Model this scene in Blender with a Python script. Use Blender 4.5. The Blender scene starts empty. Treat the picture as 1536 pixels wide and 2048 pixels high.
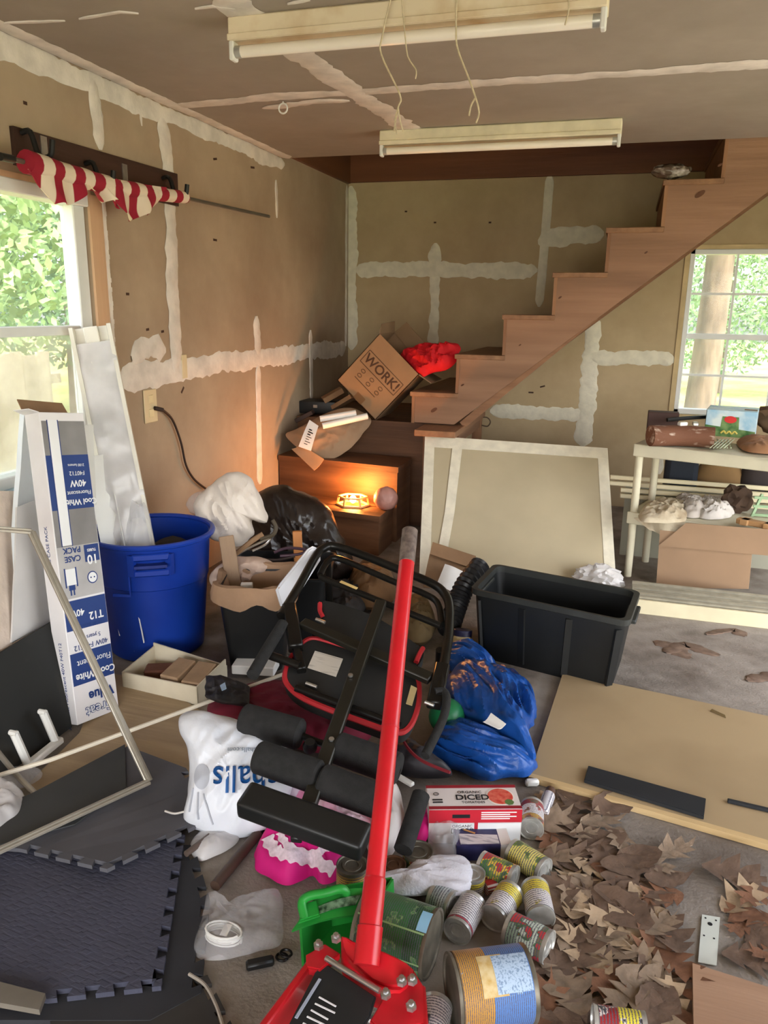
import bpy, bmesh, math, random
from mathutils import Vector as V, Matrix, noise
from mathutils.bvhtree import BVHTree
rad = math.radians
random.seed(7)
scn = bpy.context.scene
C = scn.collection

# ------------------------------------------------------------------ camera
F = 1541.0; CAM = V((0, 0, 1.5))
yaw, pit, rol = rad(16.853), rad(14.697), rad(0.894)
fw = V((-math.sin(yaw)*math.cos(pit), math.cos(yaw)*math.cos(pit), -math.sin(pit)))
rt = V((math.cos(yaw), math.sin(yaw), 0)); up = rt.cross(fw)
RT = rt*math.cos(rol) + up*math.sin(rol); UP = -rt*math.sin(rol) + up*math.cos(rol)
cd = bpy.data.cameras.new('camera'); cd.sensor_width = 36; cd.sensor_fit = 'AUTO'
cd.lens = F/2048*36; cd.clip_start = 0.05; cd.clip_end = 200
cam = bpy.data.objects.new('camera', cd); C.objects.link(cam); scn.camera = cam
m = Matrix((RT, UP, -fw)).transposed().to_4x4(); m.translation = CAM; cam.matrix_world = m

# ------------------------------------------------------------------ world, sun, exposure
vs = scn.view_settings
vs.view_transform = 'Standard'; vs.look = 'None'; vs.gamma = 1; vs.use_curve_mapping = False
vs.exposure = 0.85
w = bpy.data.worlds.new('sky'); scn.world = w; w.use_nodes = True
nt = w.node_tree; nt.nodes.clear()
sk = nt.nodes.new('ShaderNodeTexSky'); sk.sky_type = 'NISHITA'; sk.sun_disc = False
sk.sun_elevation = rad(48); sk.sun_rotation = rad(150); sk.air_density = 1.0; sk.dust_density = 3.0
hs = nt.nodes.new('ShaderNodeHueSaturation'); hs.inputs['Saturation'].default_value = 0.35
bg = nt.nodes.new('ShaderNodeBackground'); bg.inputs['Strength'].default_value = 0.75
wo = nt.nodes.new('ShaderNodeOutputWorld')
nt.links.new(sk.outputs[0], hs.inputs['Color']); nt.links.new(hs.outputs[0], bg.inputs['Color']); nt.links.new(bg.outputs[0], wo.inputs[0])
sl = bpy.data.lights.new('sun', 'SUN'); sl.energy = 5.0; sl.angle = rad(1.5); sl.color = (1, .97, .92)
so = bpy.data.objects.new('sun', sl); C.objects.link(so)
so.rotation_euler = V((-0.50, 0.36, -0.80)).to_track_quat('-Z', 'Y').to_euler()
def portal(loc, sx, sy, d):
    l = bpy.data.lights.new('sky_portal', 'AREA'); l.shape = 'RECTANGLE'; l.size = sx; l.size_y = sy
    l.cycles.is_portal = True
    o = bpy.data.objects.new('sky_portal', l); C.objects.link(o); o.location = loc
    o.rotation_euler = V(d).to_track_quat('-Z', 'Z').to_euler()
portal((0.25, -3.02, 1.12), 4.3, 2.2, (0, 1, 0))
portal((2.66, 2.4, 1.08), 3.6, 2.15, (-1, 0, 0))
portal((-2.42, 2.52, 1.39), 1.0, 1.2, (1, 0, 0))
portal((0.88, 6.45, 1.36), 1.0, 1.2, (0, -1, 0))

# ------------------------------------------------------------------ pixel -> place
def ray(x, y): return RT*((x-768)/F) + UP*((1024-y)/F) + fw
def PP(x, y, p, n):
    d = ray(x, y); n = V(n); return CAM + d*((V(p)-CAM).dot(n)/d.dot(n))
def PZ(x, y, z): return PP(x, y, (0, 0, z), (0, 0, 1))
def PX(x, y, v): return PP(x, y, (v, 0, 0), (1, 0, 0))
def PY(x, y, v): return PP(x, y, (0, v, 0), (0, 1, 0))

# ------------------------------------------------------------------ materials
def L(c):
    r = []
    for v in c:
        v /= 255.0; r.append(v/12.92 if v <= .04045 else ((v+.055)/1.055)**2.4)
    return (r[0], r[1], r[2], 1)
MAT = {}
def mat(name, c, rough=.6, metal=0, var=.14, sc=6, bump=0, bsc=60, st=(1, 1, 1), c2=None, detail=4, lo=.35, hi=.65, spec=.4, trans=0, alpha=1, emit=None, es=0, sss=0, coat=0):
    if name in MAT: return MAT[name]
    m = bpy.data.materials.new(name); m.use_nodes = True; t = m.node_tree; N = t.nodes; K = t.links
    b = N['Principled BSDF']
    b.inputs['Roughness'].default_value = rough; b.inputs['Metallic'].default_value = metal
    b.inputs['Specular IOR Level'].default_value = spec
    b.inputs['Transmission Weight'].default_value = trans; b.inputs['Alpha'].default_value = alpha
    b.inputs['Coat Weight'].default_value = coat
    if emit: b.inputs['Emission Color'].default_value = L(emit); b.inputs['Emission Strength'].default_value = es
    tc = N.new('ShaderNodeTexCoord'); mp = N.new('ShaderNodeMapping'); mp.inputs['Scale'].default_value = st
    K.new(tc.outputs['Object'], mp.inputs['Vector'])
    nz = N.new('ShaderNodeTexNoise'); nz.inputs['Scale'].default_value = sc; nz.inputs['Detail'].default_value = detail
    K.new(mp.outputs[0], nz.inputs['Vector'])
    rp = N.new('ShaderNodeValToRGB'); e = rp.color_ramp.elements
    e[0].position = lo; e[1].position = hi
    a = L(c)
    e[0].color = tuple(x*(1-var) for x in a[:3])+(1,)
    e[1].color = L(c2) if c2 else tuple(min(1, x*(1+var)) for x in a[:3])+(1,)
    if c2: e[0].color = a
    K.new(nz.outputs['Fac'], rp.inputs[0]); K.new(rp.outputs[0], b.inputs['Base Color'])
    if bump:
        n2 = N.new('ShaderNodeTexNoise'); n2.inputs['Scale'].default_value = bsc; n2.inputs['Detail'].default_value = 5
        K.new(mp.outputs[0], n2.inputs['Vector'])
        bp = N.new('ShaderNodeBump'); bp.inputs['Strength'].default_value = bump; bp.inputs['Distance'].default_value = .01
        K.new(n2.outputs['Fac'], bp.inputs['Height']); K.new(bp.outputs[0], b.inputs['Normal'])
    MAT[name] = m; return m
def wood(name, c, c2, axis=0, sc=14, rough=.6, bump=.25):
    st = [1, 1, 1]; st[axis] = .07
    if name in MAT: return MAT[name]
    m = mat(name, c, rough, var=.1, sc=sc, st=tuple(st), c2=c2, bump=bump, bsc=sc*5, detail=6, lo=.3, hi=.7)
    return m
def stained(name, base, dark, rough=.75, sc=1.6, bump=.15, lo=.48, hi=.72, fine=.12, sc2=9):
    """base colour with two scales of blotches that have a shape of their own"""
    m = mat(name, base, rough, var=fine, sc=sc2, bump=bump, bsc=90, detail=8, lo=.25, hi=.75)
    t = m.node_tree; N = t.nodes; K = t.links; b = N['Principled BSDF']
    old = b.inputs['Base Color'].links[0].from_socket
    tc = N.new('ShaderNodeTexCoord'); nz = N.new('ShaderNodeTexNoise'); nz.inputs['Scale'].default_value = sc; nz.inputs['Detail'].default_value = 9; nz.inputs['Roughness'].default_value = .62
    K.new(tc.outputs['Object'], nz.inputs['Vector'])
    rp = N.new('ShaderNodeValToRGB'); rp.color_ramp.elements[0].position = lo; rp.color_ramp.elements[1].position = hi
    K.new(nz.outputs['Fac'], rp.inputs[0])
    mx = N.new('ShaderNodeMix'); mx.data_type = 'RGBA'; K.new(rp.outputs[0], mx.inputs[0]); K.new(old, mx.inputs[6]); mx.inputs[7].default_value = L(dark)
    K.new(mx.outputs[2], b.inputs['Base Color'])
    return m
def stripes(name, ca, cb, freq, axis=2, rough=.6, dist=0, dsc=3, duty=.5, metal=0, bump=0):
    """two colours in bands along a local axis"""
    if name in MAT: return MAT[name]
    m = mat(name, ca, rough, metal); t = m.node_tree; N = t.nodes; K = t.links; b = N['Principled BSDF']
    tc = N.new('ShaderNodeTexCoord'); wv = N.new('ShaderNodeTexWave'); wv.bands_direction = 'XYZ'[axis]
    wv.inputs['Scale'].default_value = freq; wv.inputs['Distortion'].default_value = dist; wv.inputs['Detail Scale'].default_value = dsc
    K.new(tc.outputs['Object'], wv.inputs['Vector'])
    rp = N.new('ShaderNodeValToRGB'); e = rp.color_ramp.elements; e[0].color = L(ca); e[1].color = L(cb); e[0].position = duty-.04; e[1].position = duty+.04
    K.new(wv.outputs['Fac'], rp.inputs[0]); K.new(rp.outputs[0], b.inputs['Base Color'])
    if bump:
        bp = N.new('ShaderNodeBump'); bp.inputs['Strength'].default_value = bump; bp.inputs['Distance'].default_value = .01
        K.new(wv.outputs['Fac'], bp.inputs['Height']); K.new(bp.outputs[0], b.inputs['Normal'])
    return m
def label_mat(name, bands, blot, blc, rough=.4, text=(90, 88, 104), tf=46):
    """paper can label: bands along the can's own axis, blotches of picture and rows of small print"""
    if name in MAT: return MAT[name]
    m = mat(name, (255, 255, 255), rough); t = m.node_tree; N = t.nodes; K = t.links; b = N['Principled BSDF']
    tc = N.new('ShaderNodeTexCoord'); sp = N.new('ShaderNodeSeparateXYZ'); K.new(tc.outputs['Generated'], sp.inputs[0])
    rp = N.new('ShaderNodeValToRGB'); rp.color_ramp.interpolation = 'CONSTANT'; e = rp.color_ramp.elements
    e[0].position = 0; e[0].color = L(bands[0][1]); e[1].position = bands[1][0]; e[1].color = L(bands[1][1])
    for p, c in bands[2:]: q = e.new(p); q.color = L(c)
    K.new(sp.outputs[2], rp.inputs[0]); cur = rp.outputs[0]
    nz = N.new('ShaderNodeTexNoise'); nz.inputs['Scale'].default_value = 34; nz.inputs['Detail'].default_value = 2; K.new(tc.outputs['Object'], nz.inputs['Vector'])
    for i, c in enumerate(blc):
        r2 = N.new('ShaderNodeValToRGB'); r2.color_ramp.elements[0].position = blot+.05*i; r2.color_ramp.elements[1].position = blot+.03+.05*i; K.new(nz.outputs['Fac'], r2.inputs[0])
        mx = N.new('ShaderNodeMix'); mx.data_type = 'RGBA'; K.new(r2.outputs[0], mx.inputs[0]); K.new(cur, mx.inputs[6]); mx.inputs[7].default_value = L(c); cur = mx.outputs[2]
    wv = N.new('ShaderNodeTexWave'); wv.bands_direction = 'Z'; wv.inputs['Scale'].default_value = tf; wv.inputs['Distortion'].default_value = 3.5; wv.inputs['Detail'].default_value = 3; wv.inputs['Detail Scale'].default_value = 12
    K.new(tc.outputs['Object'], wv.inputs['Vector'])
    r3 = N.new('ShaderNodeValToRGB'); r3.color_ramp.elements[0].position = .66; r3.color_ramp.elements[1].position = .8; K.new(wv.outputs['Fac'], r3.inputs[0])
    mx = N.new('ShaderNodeMix'); mx.data_type = 'RGBA'; K.new(r3.outputs[0], mx.inputs[0]); K.new(cur, mx.inputs[6]); mx.inputs[7].default_value = L(text)
    K.new(mx.outputs[2], b.inputs['Base Color'])
    return m
def see_through(name, c, amount, rough=.15, var=.1, sc=8):
    """thin clear film or pane: mostly lets light straight through, the rest is surface"""
    if name in MAT: return MAT[name]
    m = mat(name, c, rough, var=var, sc=sc); t = m.node_tree; N = t.nodes; K = t.links; b = N['Principled BSDF']
    tr = N.new('ShaderNodeBsdfTransparent'); mx = N.new('ShaderNodeMixShader'); mx.inputs[0].default_value = 1-amount
    K.new(tr.outputs[0], mx.inputs[1]); K.new(b.outputs[0], mx.inputs[2]); K.new(mx.outputs[0], N['Material Output'].inputs[0])
    return m

# ------------------------------------------------------------------ mesh helpers (world metres)
Zv = V((0, 0, 1))
def frame(a, b, upv=Zv):
    z = (V(b)-V(a)).normalized(); x = V(upv).cross(z)
    if x.length < 1e-4: x = V((1, 0, 0)).cross(z)
    x.normalize(); y = z.cross(x)
    return Matrix((x, y, z)).transposed()
def box(bm, c, s, rot=None, bev=0, seg=1):
    M = Matrix.Translation(V(c)) @ (rot.to_4x4() if rot else Matrix.Identity(4)) @ Matrix.Diagonal((s[0], s[1], s[2], 1))
    g = bmesh.ops.create_cube(bm, size=1, matrix=M)
    if bev:
        es = list({e for v in g['verts'] for e in v.link_edges})
        bmesh.ops.bevel(bm, geom=es, offset=bev, segments=seg, affect='EDGES', profile=.6)
def bx(bm, x0, x1, y0, y1, z0, z1, bev=0): box(bm, ((x0+x1)/2, (y0+y1)/2, (z0+z1)/2), (abs(x1-x0), abs(y1-y0), abs(z1-z0)), None, bev)
def beam(bm, a, b, w, h, upv=Zv, bev=0, seg=1):
    a = V(a); b = V(b); R3 = frame(a, b, upv); box(bm, (a+b)/2, (w, h, (b-a).length), R3, bev, seg)
def sm(pts, k=5, closed=False):
    pts = [V(p) for p in pts]; n = len(pts); out = []
    rng = range(n) if closed else range(n-1)
    for i in rng:
        if closed: p0, p1, p2, p3 = pts[i-1], pts[i], pts[(i+1) % n], pts[(i+2) % n]
        else: p0, p1, p2, p3 = pts[max(i-1, 0)], pts[i], pts[i+1], pts[min(i+2, n-1)]
        for j in range(k):
            t = j/k
            out.append(.5*((2*p1)+(-p0+p2)*t+(2*p0-5*p1+4*p2-p3)*t*t+(-p0+3*p1-3*p2+p3)*t**3))
    if not closed: out.append(pts[-1])
    return out
def tube(bm, pts, r, n=10, closed=False, caps=True):
    pts = [V(p) for p in pts]; k = len(pts)
    rr = r if isinstance(r, (list, tuple)) else [r]*k
    t0 = (pts[1]-pts[0]).normalized(); x = t0.orthogonal().normalized(); rings = []
    for i, p in enumerate(pts):
        if closed: t = (pts[(i+1) % k]-pts[i-1]).normalized()
        else: t = (pts[min(i+1, k-1)]-pts[max(i-1, 0)]).normalized()
        x = (x-t*x.dot(t))
        if x.length < 1e-5: x = t.orthogonal()
        x.normalize(); y = t.cross(x)
        rings.append([bm.verts.new(p+(x*math.cos(2*math.pi*j/n)+y*math.sin(2*math.pi*j/n))*rr[i]) for j in range(n)])
    for i in range(k if closed else k-1):
        A, B = rings[i], rings[(i+1) % k]
        for j in range(n): bm.faces.new((A[j], A[(j+1) % n], B[(j+1) % n], B[j]))
    if caps and not closed: bm.faces.new(rings[0][::-1]); bm.faces.new(rings[-1])
def lathe(bm, prof, M, n=32):
    rings = []
    for r, z in prof:
        if r < 1e-6: rings.append([bm.verts.new(M @ V((0, 0, z)))])
        else: rings.append([bm.verts.new(M @ V((r*math.cos(2*math.pi*j/n), r*math.sin(2*math.pi*j/n), z))) for j in range(n)])
    for A, B in zip(rings, rings[1:]):
        for j in range(n):
            q = [A[j % len(A)], A[(j+1) % len(A)], B[(j+1) % len(B)], B[j % len(B)]]
            q = list(dict.fromkeys(q))
            if len(q) > 2: bm.faces.new(q)
def prism(bm, poly, vec, bev=0):
    poly = [V(p) for p in poly]; vec = V(vec)
    a = [bm.verts.new(p) for p in poly]; b = [bm.verts.new(p+vec) for p in poly]; n = len(a)
    fs = [bm.faces.new(a), bm.faces.new(b[::-1])]
    for i in range(n): fs.append(bm.faces.new((a[i], b[i], b[(i+1) % n], a[(i+1) % n])))
    if bev:
        bmesh.ops.recalc_face_normals(bm, faces=fs)
        es = list({e for f in fs[:2] for e in f.edges}); bmesh.ops.bevel(bm, geom=es, offset=bev, segments=2, affect='EDGES')
def crease(p, f, s):
    q = p*f+V((s*3.1, s*1.7, s*5.3))
    return noise.noise(q)*.6 + (.35-abs(noise.noise(q*1.6+V((9, 4, 2)))))*1.1 + (.3-abs(noise.noise(q*3.3)))*.45
def puff(bm, outline, nrm, hf, hb=.004, seed=1, amp=.02, freq=9, n=96, k=16, p=2.4, lean=(0, 0, 0), smooth=True, bamp=.3, fold=None, ff=4):
    def cr_(q, f, sd):     # folds drawn out along one direction
        if fold is None: return crease(q, f, sd)
        d_ = V(fold).normalized(); w_ = q+V((noise.noise(q*5), noise.noise(q*5+V((7, 0, 0))), 0))*.02
        return crease(w_-d_*w_.dot(d_)*(1-1/ff), f, sd)
    nrm = V(nrm).normalized(); o = [V(q) for q in outline]
    if smooth: o = sm(o, 8, True)
    # resample evenly
    ds = [(o[(i+1) % len(o)]-o[i]).length for i in range(len(o))]; tot = sum(ds); res = []; i = 0; acc = 0
    for j in range(n):
        t = tot*j/n
        while acc+ds[i] < t: acc += ds[i]; i += 1
        res.append(o[i].lerp(o[(i+1) % len(o)], (t-acc)/max(ds[i], 1e-9)))
    o = res; c = sum(o, V())/n; ln = V(lean)
    def side(h, sg, am):
        ct = bm.verts.new(c+nrm*sg*(h+am*cr_(c, freq, seed))+ln*h); rings = []
        for j in range(1, k):
            r = j/k; ring = []
            for q in o:
                b = c+(q-c)*r; hh = h*(1-r**p)**.55; fall = min(1, (1-r)*4)
                ring.append(bm.verts.new(b+nrm*sg*max(hh+am*fall*cr_(b, freq, seed), h*.02)+ln*hh))
            rings.append(ring)
        return ct, rings
    edge = [bm.verts.new(q+(q-c).normalized()*amp*.35*noise.noise(q*freq*1.5+V((seed, 0, 0)))) for q in o]
    for h, sg, am in ((hf, 1, amp), (hb, -1, amp*bamp if hb > .01 else 0)):
        ct, rings = side(h, sg, am); rings.append(edge)
        for j in range(n): bm.faces.new((ct, rings[0][j], rings[0][(j+1) % n]))
        for A, B in zip(rings, rings[1:]):
            for j in range(n): bm.faces.new((A[j], B[j], B[(j+1) % n], A[(j+1) % n]))
def slab(bm, A, B, Cc, D, nu, nv, disp=None, th=.003):
    """bent sheet over the corners A B C D, closed, with thickness"""
    A, B, Cc, D = V(A), V(B), V(Cc), V(D); nr = (B-A).cross(D-A).normalized(); G = []
    for s in (0, 1):
        g = []
        for i in range(nu+1):
            row = []
            for j in range(nv+1):
                u, v = i/nu, j/nv; p = A.lerp(B, u).lerp(D.lerp(Cc, u), v)
                if disp: p = p+disp(u, v, p, nr)
                row.append(bm.verts.new(p+nr*th*(s-.5)))
            g.append(row)
        G.append(g)
    for s in (0, 1):
        for i in range(nu):
            for j in range(nv):
                q = (G[s][i][j], G[s][i+1][j], G[s][i+1][j+1], G[s][i][j+1]); bm.faces.new(q if s else q[::-1])
    def rim(a, b, c, d): bm.faces.new((a, b, c, d))
    for i in range(nu): rim(G[0][i][0], G[0][i+1][0], G[1][i+1][0], G[1][i][0]); rim(G[0][i][nv], G[1][i][nv], G[1][i+1][nv], G[0][i+1][nv])
    for j in range(nv): rim(G[0][0][j], G[1][0][j], G[1][0][j+1], G[0][0][j+1]); rim(G[0][nu][j], G[0][nu][j+1], G[1][nu][j+1], G[1][nu][j])
def blob(bm, c, r, seed, amp, freq, sub=3, M=None):
    g = bmesh.ops.create_icosphere(bm, subdivisions=sub, radius=1)
    c = V(c)
    for v in g['verts']:
        d = v.co.normalized(); p = V((d.x*r[0], d.y*r[1], d.z*r[2]))
        p = p*(1+amp*crease(d, freq, seed)); v.co = c+((M @ p) if M else p)

MW = {}
def B(): return bmesh.new()
def finish(bm, name, mt, smooth, ang=38):
    bmesh.ops.recalc_face_normals(bm, faces=bm.faces)
    me = bpy.data.meshes.new(name); bm.to_mesh(me); bm.free(); me.materials.append(mt)
    if smooth:
        for p in me.polygons: p.use_smooth = True
        me.set_sharp_from_angle(angle=rad(ang))
    return me
def obj(name, bm, mt, parent=None, smooth=True, ang=38):
    if parent is not None:
        M = MW[parent.name]; bm.transform(M.inverted())
        o = bpy.data.objects.new(name, finish(bm, name, mt, smooth, ang)); C.objects.link(o); o.parent = parent; MW[o.name] = M
    else:
        xs = [v.co for v in bm.verts]; mn = V([min(q[i] for q in xs) for i in range(3)]); mx = V([max(q[i] for q in xs) for i in range(3)])
        c = V(((mn.x+mx.x)/2, (mn.y+mx.y)/2, mn.z)); bm.transform(Matrix.Translation(-c))
        o = bpy.data.objects.new(name, finish(bm, name, mt, smooth, ang)); C.objects.link(o); o.location = c; MW[o.name] = Matrix.Translation(c)
    return o
def tag(o, label, cat, group=None):
    o['label'] = label; o['category'] = cat
    if group: o['group'] = group
    return o
def thing(name, label, cat, loc=(0, 0, 0), group=None, rot=None):
    o = bpy.data.objects.new(name, None); C.objects.link(o); o.empty_display_size = .05
    M = Matrix.Translation(V(loc)) @ (rot.to_4x4() if rot else Matrix.Identity(4)); o.matrix_world = M; MW[o.name] = M
    return tag(o, label, cat, group)
def struct(name, bm, mt, label=None, parent=None, smooth=False):
    o = obj(name, bm, mt, parent, smooth); o['kind'] = 'structure'
    if label: o['label'] = label
    return o
def part(parent, name, mt, fn, smooth=True, label=None, ang=38):
    bm = B(); fn(bm); o = obj(name, bm, mt, parent, smooth, ang)
    if label: o['label'] = label
    return o
def text(s, size, M, mt, parent, name='lettering', wt=0, on=None, sx=1):
    cu = bpy.data.curves.new('t', 'FONT'); cu.body = s; cu.size = size; cu.align_x = 'CENTER'; cu.align_y = 'CENTER'; cu.extrude = .0003; cu.offset = wt*size; cu.resolution_u = 3
    o = bpy.data.objects.new('t', cu); me = bpy.data.meshes.new_from_object(o); bpy.data.objects.remove(o); bpy.data.curves.remove(cu)
    bm = B(); bm.from_mesh(me); bpy.data.meshes.remove(me)
    bm.transform(M @ Matrix.Diagonal((sx, 1, 1, 1)))
    if on:   # lay the letters onto a bulging surface
        tree, nr = on
        for v in bm.verts:
            h = tree.ray_cast(v.co+nr*.5, -nr)
            if h[0]: v.co = h[0]+nr*.006
    return obj(name, bm, mt, parent, False)
def mframe(o, x, y):
    """matrix with local x along x, y along y, at o"""
    x = V(x).normalized(); y = V(y); y = (y-x*y.dot(x)).normalized(); z = x.cross(y)
    M = Matrix((x, y, z)).transposed().to_4x4(); M.translation = V(o); return M

# ------------------------------------------------------------------ common materials
drywall = stained('drywall_paper', (170, 150, 126), (148, 126, 104), rough=.9, sc=1.1, bump=.05, lo=.42, hi=.7, fine=.05)
drywall_b = stained('drywall_paper_back', (186, 166, 132), (170, 148, 114), rough=.9, sc=1.3, bump=.05, lo=.42, hi=.7, fine=.05)
ceil_m = stained('drywall_ceiling', (160, 149, 136), (144, 133, 120), rough=.9, sc=.9, bump=.05, lo=.4, hi=.7, fine=.05)
mud = mat('joint_compound', (214, 206, 196), .85, var=.12, sc=10, bump=.3, bsc=40)
mud_b = mat('joint_compound_back', (222, 216, 196), .85, var=.08, sc=14, bump=.3, bsc=40)
concrete = stained('concrete_floor', (146, 138, 130), (88, 76, 66), rough=.8, sc=1.7, bump=.35, lo=.47, hi=.68, fine=.18, sc2=14)
pine = wood('pine_boards', (122, 84, 58), (156, 114, 82), 0)
pine_v = wood('pine_upright', (122, 84, 58), (156, 114, 82), 2)
pine_y = wood('pine_depth', (118, 84, 60), (148, 110, 80), 1)
chestw = wood('stained_plywood', (78, 50, 32), (116, 80, 54), 0, sc=11)
chestw_v = wood('stained_plywood_side', (78, 50, 32), (112, 78, 52), 1, sc=11)
beamw = wood('old_beam_wood', (104, 60, 36), (136, 84, 52), 0, sc=9)
stud = wood('stud_pine', (186, 146, 112), (208, 172, 138), 2, sc=10)
darkboard = wood('dark_stained_board', (52, 34, 28), (76, 50, 40), 1, sc=10, rough=.5)
whitep = mat('white_vinyl', (222, 224, 222), .4, var=.04)
whitepl = mat('white_plastic', (226, 226, 222), .35, var=.06, sc=4)
cream = mat('cream_enamel', (220, 204, 162), .45, var=.1, sc=9)
kraft = mat('kraft_cardboard', (152, 124, 98), .85, var=.1, sc=5, bump=.08, bsc=120)
kraft2 = mat('brown_cardboard', (136, 106, 78), .85, var=.12, sc=6, bump=.08, bsc=120)
blackpl = mat('black_plastic', (22, 23, 24), .42, var=.25, sc=5)
blackst = mat('black_steel', (24, 23, 21), .32, metal=.3, var=.25, sc=7)
foam = mat('black_foam', (34, 34, 34), .95, var=.2, sc=50, bump=.25, bsc=300)
steel = mat('zinc_steel', (190, 190, 188), .3, metal=.9, var=.12, sc=20)
tin = mat('tin_can_metal', (188, 188, 184), .32, metal=.5, var=.2, sc=25)
dtin = mat('dull_tin', (118, 112, 100), .5, metal=.6, var=.3, sc=18)
redp = mat('red_paint', (190, 22, 34), .32, var=.1, sc=8, coat=.2)
red_in = mat('red_paint_worn', (176, 24, 34), .4, var=.2, sc=12)
ink = mat('navy_ink', (30, 58, 120), .6, var=.05)
black_ink = mat('black_ink', (22, 22, 26), .7, var=.05)
white_ink = mat('white_ink', (232, 234, 236), .6, var=.03)
paper = mat('white_paper', (228, 226, 222), .8, var=.05)
clear_film = see_through('clear_film', (222, 222, 226), .74, .05)
milky_film = see_through('milky_film', (226, 224, 224), .35, .18)
glass = see_through('window_glass', (215, 235, 232), .86, .05)
glass_low = see_through('dusty_window_glass', (232, 236, 226), .62, .3, .2, 5)

# ================================================================== STRUCTURE
XL, YB, ZC, YO = -2.25, 6.30, 2.45, 5.03        # left wall, back wall, ceiling, stairwell edge
XR, YF = 2.6, -3.0
bm = B(); bx(bm, XL-.12, XR+.12, YF-.12, YB+.12, -.1, 0); floor = struct('floor', bm, concrete, 'stained grey brown concrete garage floor')
bm = B(); bx(bm, XL-.12, XR+.12, YF-.12, YO, ZC, 2.70); ceiling = struct('ceiling', bm, ceil_m, 'unpainted drywall ceiling with taped joints')
W1 = (2.02, 2.985, .80, 1.955)   # left window hole y0 y1 z0 z1
bm = B()
bx(bm, XL-.12, XL, YF-.12, W1[0], 0, 2.475); bx(bm, XL-.12, XL, W1[1], YB+.12, 0, 2.475)
bx(bm, XL-.12, XL, W1[0], W1[1], 0, W1[2]); bx(bm, XL-.12, XL, W1[0], W1[1], W1[3], 2.475)
wall_left = struct('wall_left', bm, drywall, 'unpainted drywall with taped and mudded joints')
W2 = (.395, 1.37, .765, 1.96)
bm = B()
bx(bm, XL, W2[0], YB, YB+.12, 0, 2.485); bx(bm, W2[1], XR, YB, YB+.12, 0, 2.485)
bx(bm, W2[0], W2[1], YB, YB+.12, 0, W2[2]); bx(bm, W2[0], W2[1], YB, YB+.12, W2[3], 2.485)
wall_back = struct('wall_back', bm, drywall_b, 'unpainted drywall with taped joints behind the stairs')
bm = B(); bx(bm, XR, XR+.12, YF-.12, .6, 0, 2.48); bx(bm, XR, XR+.12, 4.2, YB+.12, 0, 2.48); bx(bm, XR, XR+.12, .6, 4.2, 2.15, 2.48); struct('wall_right', bm, drywall, 'plain unpainted drywall with an opening added for daylight')  # unseen wall; its wide side opening is added to let daylight in
bm = B(); bx(bm, XL-.12, -1.95, YF-.12, YF, 0, ZC); bx(bm, 2.4, XR+.12, YF-.12, YF, 0, ZC); bx(bm, -1.95, 2.4, YF-.12, YF, 2.25, ZC)
struct('wall_front', bm, drywall, 'wall around the open garage doorway')
# unseen loft shell above the stairwell, closed so no daylight leaks in
bm = B()
bx(bm, XL-.12, XL, 3.0, YB+.12, 2.475, 4.6); bx(bm, XR, XR+.12, 3.0, YB+.12, 2.48, 4.6); bx(bm, XL, XR, YB, YB+.12, 2.485, 4.6)
bx(bm, XL, XR, 2.9, 3.0, 2.7, 4.6); bx(bm, XL-.12, XR+.12, 2.9, YB+.12, 4.6, 4.7)
struct('wall_loft', bm, beamw, 'unseen wooden loft shell above the stairwell, added against stray light')
bm = B(); bx(bm, XL, XR, YB-.04, YB, 2.483, 2.74); struct('trim_1', bm, beamw, 'old brown rim beam above the back wall')
bm = B(); bx(bm, XL, XL+.03, YO, YB-.04, 2.473, 2.74); struct('trim_2', bm, wood('old_beam_wood_y', (88, 52, 32), (112, 70, 44), 1, sc=9), 'old brown rim beam above the left wall')

# joint compound: proud strips with ragged edges, children of their walls
def strip(parent, pts, w, nrm, seed, mt=mud, th=.003, jag=.45, step=.025):
    pts = [V(p) for p in pts]; nrm = V(nrm); bm = B(); P = []; th = th+.00035*(seed % 11)
    for a, b in zip(pts, pts[1:]):
        n = max(1, int((b-a).length/step))
        P += [a.lerp(b, i/n) for i in range(n)]
    P.append(pts[-1]); rows = []
    for i, p in enumerate(P):
        t = (P[min(i+1, len(P)-1)]-P[max(i-1, 0)]).normalized(); s = nrm.cross(t).normalized()
        e = min(1, min(i, len(P)-1-i)*step/.05+.25)
        def ww(k):
            q = V((i*step*3.0, seed*7.3, k*5.1)); return w*.5*e*(1+jag*noise.noise(q)+jag*.7*noise.noise(q*4.3)+jag*.5*noise.noise(q*13))
        a, b = ww(0), ww(1)
        p = p+nrm*.0004*(1+seed % 5)
        rows.append([bm.verts.new(p-s*a), bm.verts.new(p-s*a*.8+nrm*th), bm.verts.new(p+s*b*.8+nrm*th), bm.verts.new(p+s*b)])
    for A, Bq in zip(rows, rows[1:]):
        for j in range(3): bm.faces.new((A[j], A[j+1], Bq[j+1], Bq[j]))
    return obj('joint_tape', bm, mt, parent, True)
nl, nb, nc = (1, 0, 0), (0, -1, 0), (0, 0, -1)
lw = lambda *a: [PX(x, y, XL) for x, y in a]
bw = lambda *a: [PY(x, y, YB) for x, y in a]
cw = lambda *a: [PZ(x, y, ZC) for x, y in a]
strip(wall_left, [(XL, 1.9, 2.40), (XL, 5.04, 2.415)], .085, nl, 1)
strip(ceiling, [(XL+.045, 1.9, ZC), (XL+.04, 5.02, ZC)], .075, nc, 2, jag=.3)
strip(wall_left, lw((184, 158), (200, 300)), .075, nl, 3)
strip(wall_left, lw((322, 235), (336, 350), (345, 560), (351, 745)), .105, nl, 4)
strip(wall_left, lw((240, 757), (360, 738), (520, 716), (690, 694)), .115, nl, 5)
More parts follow.
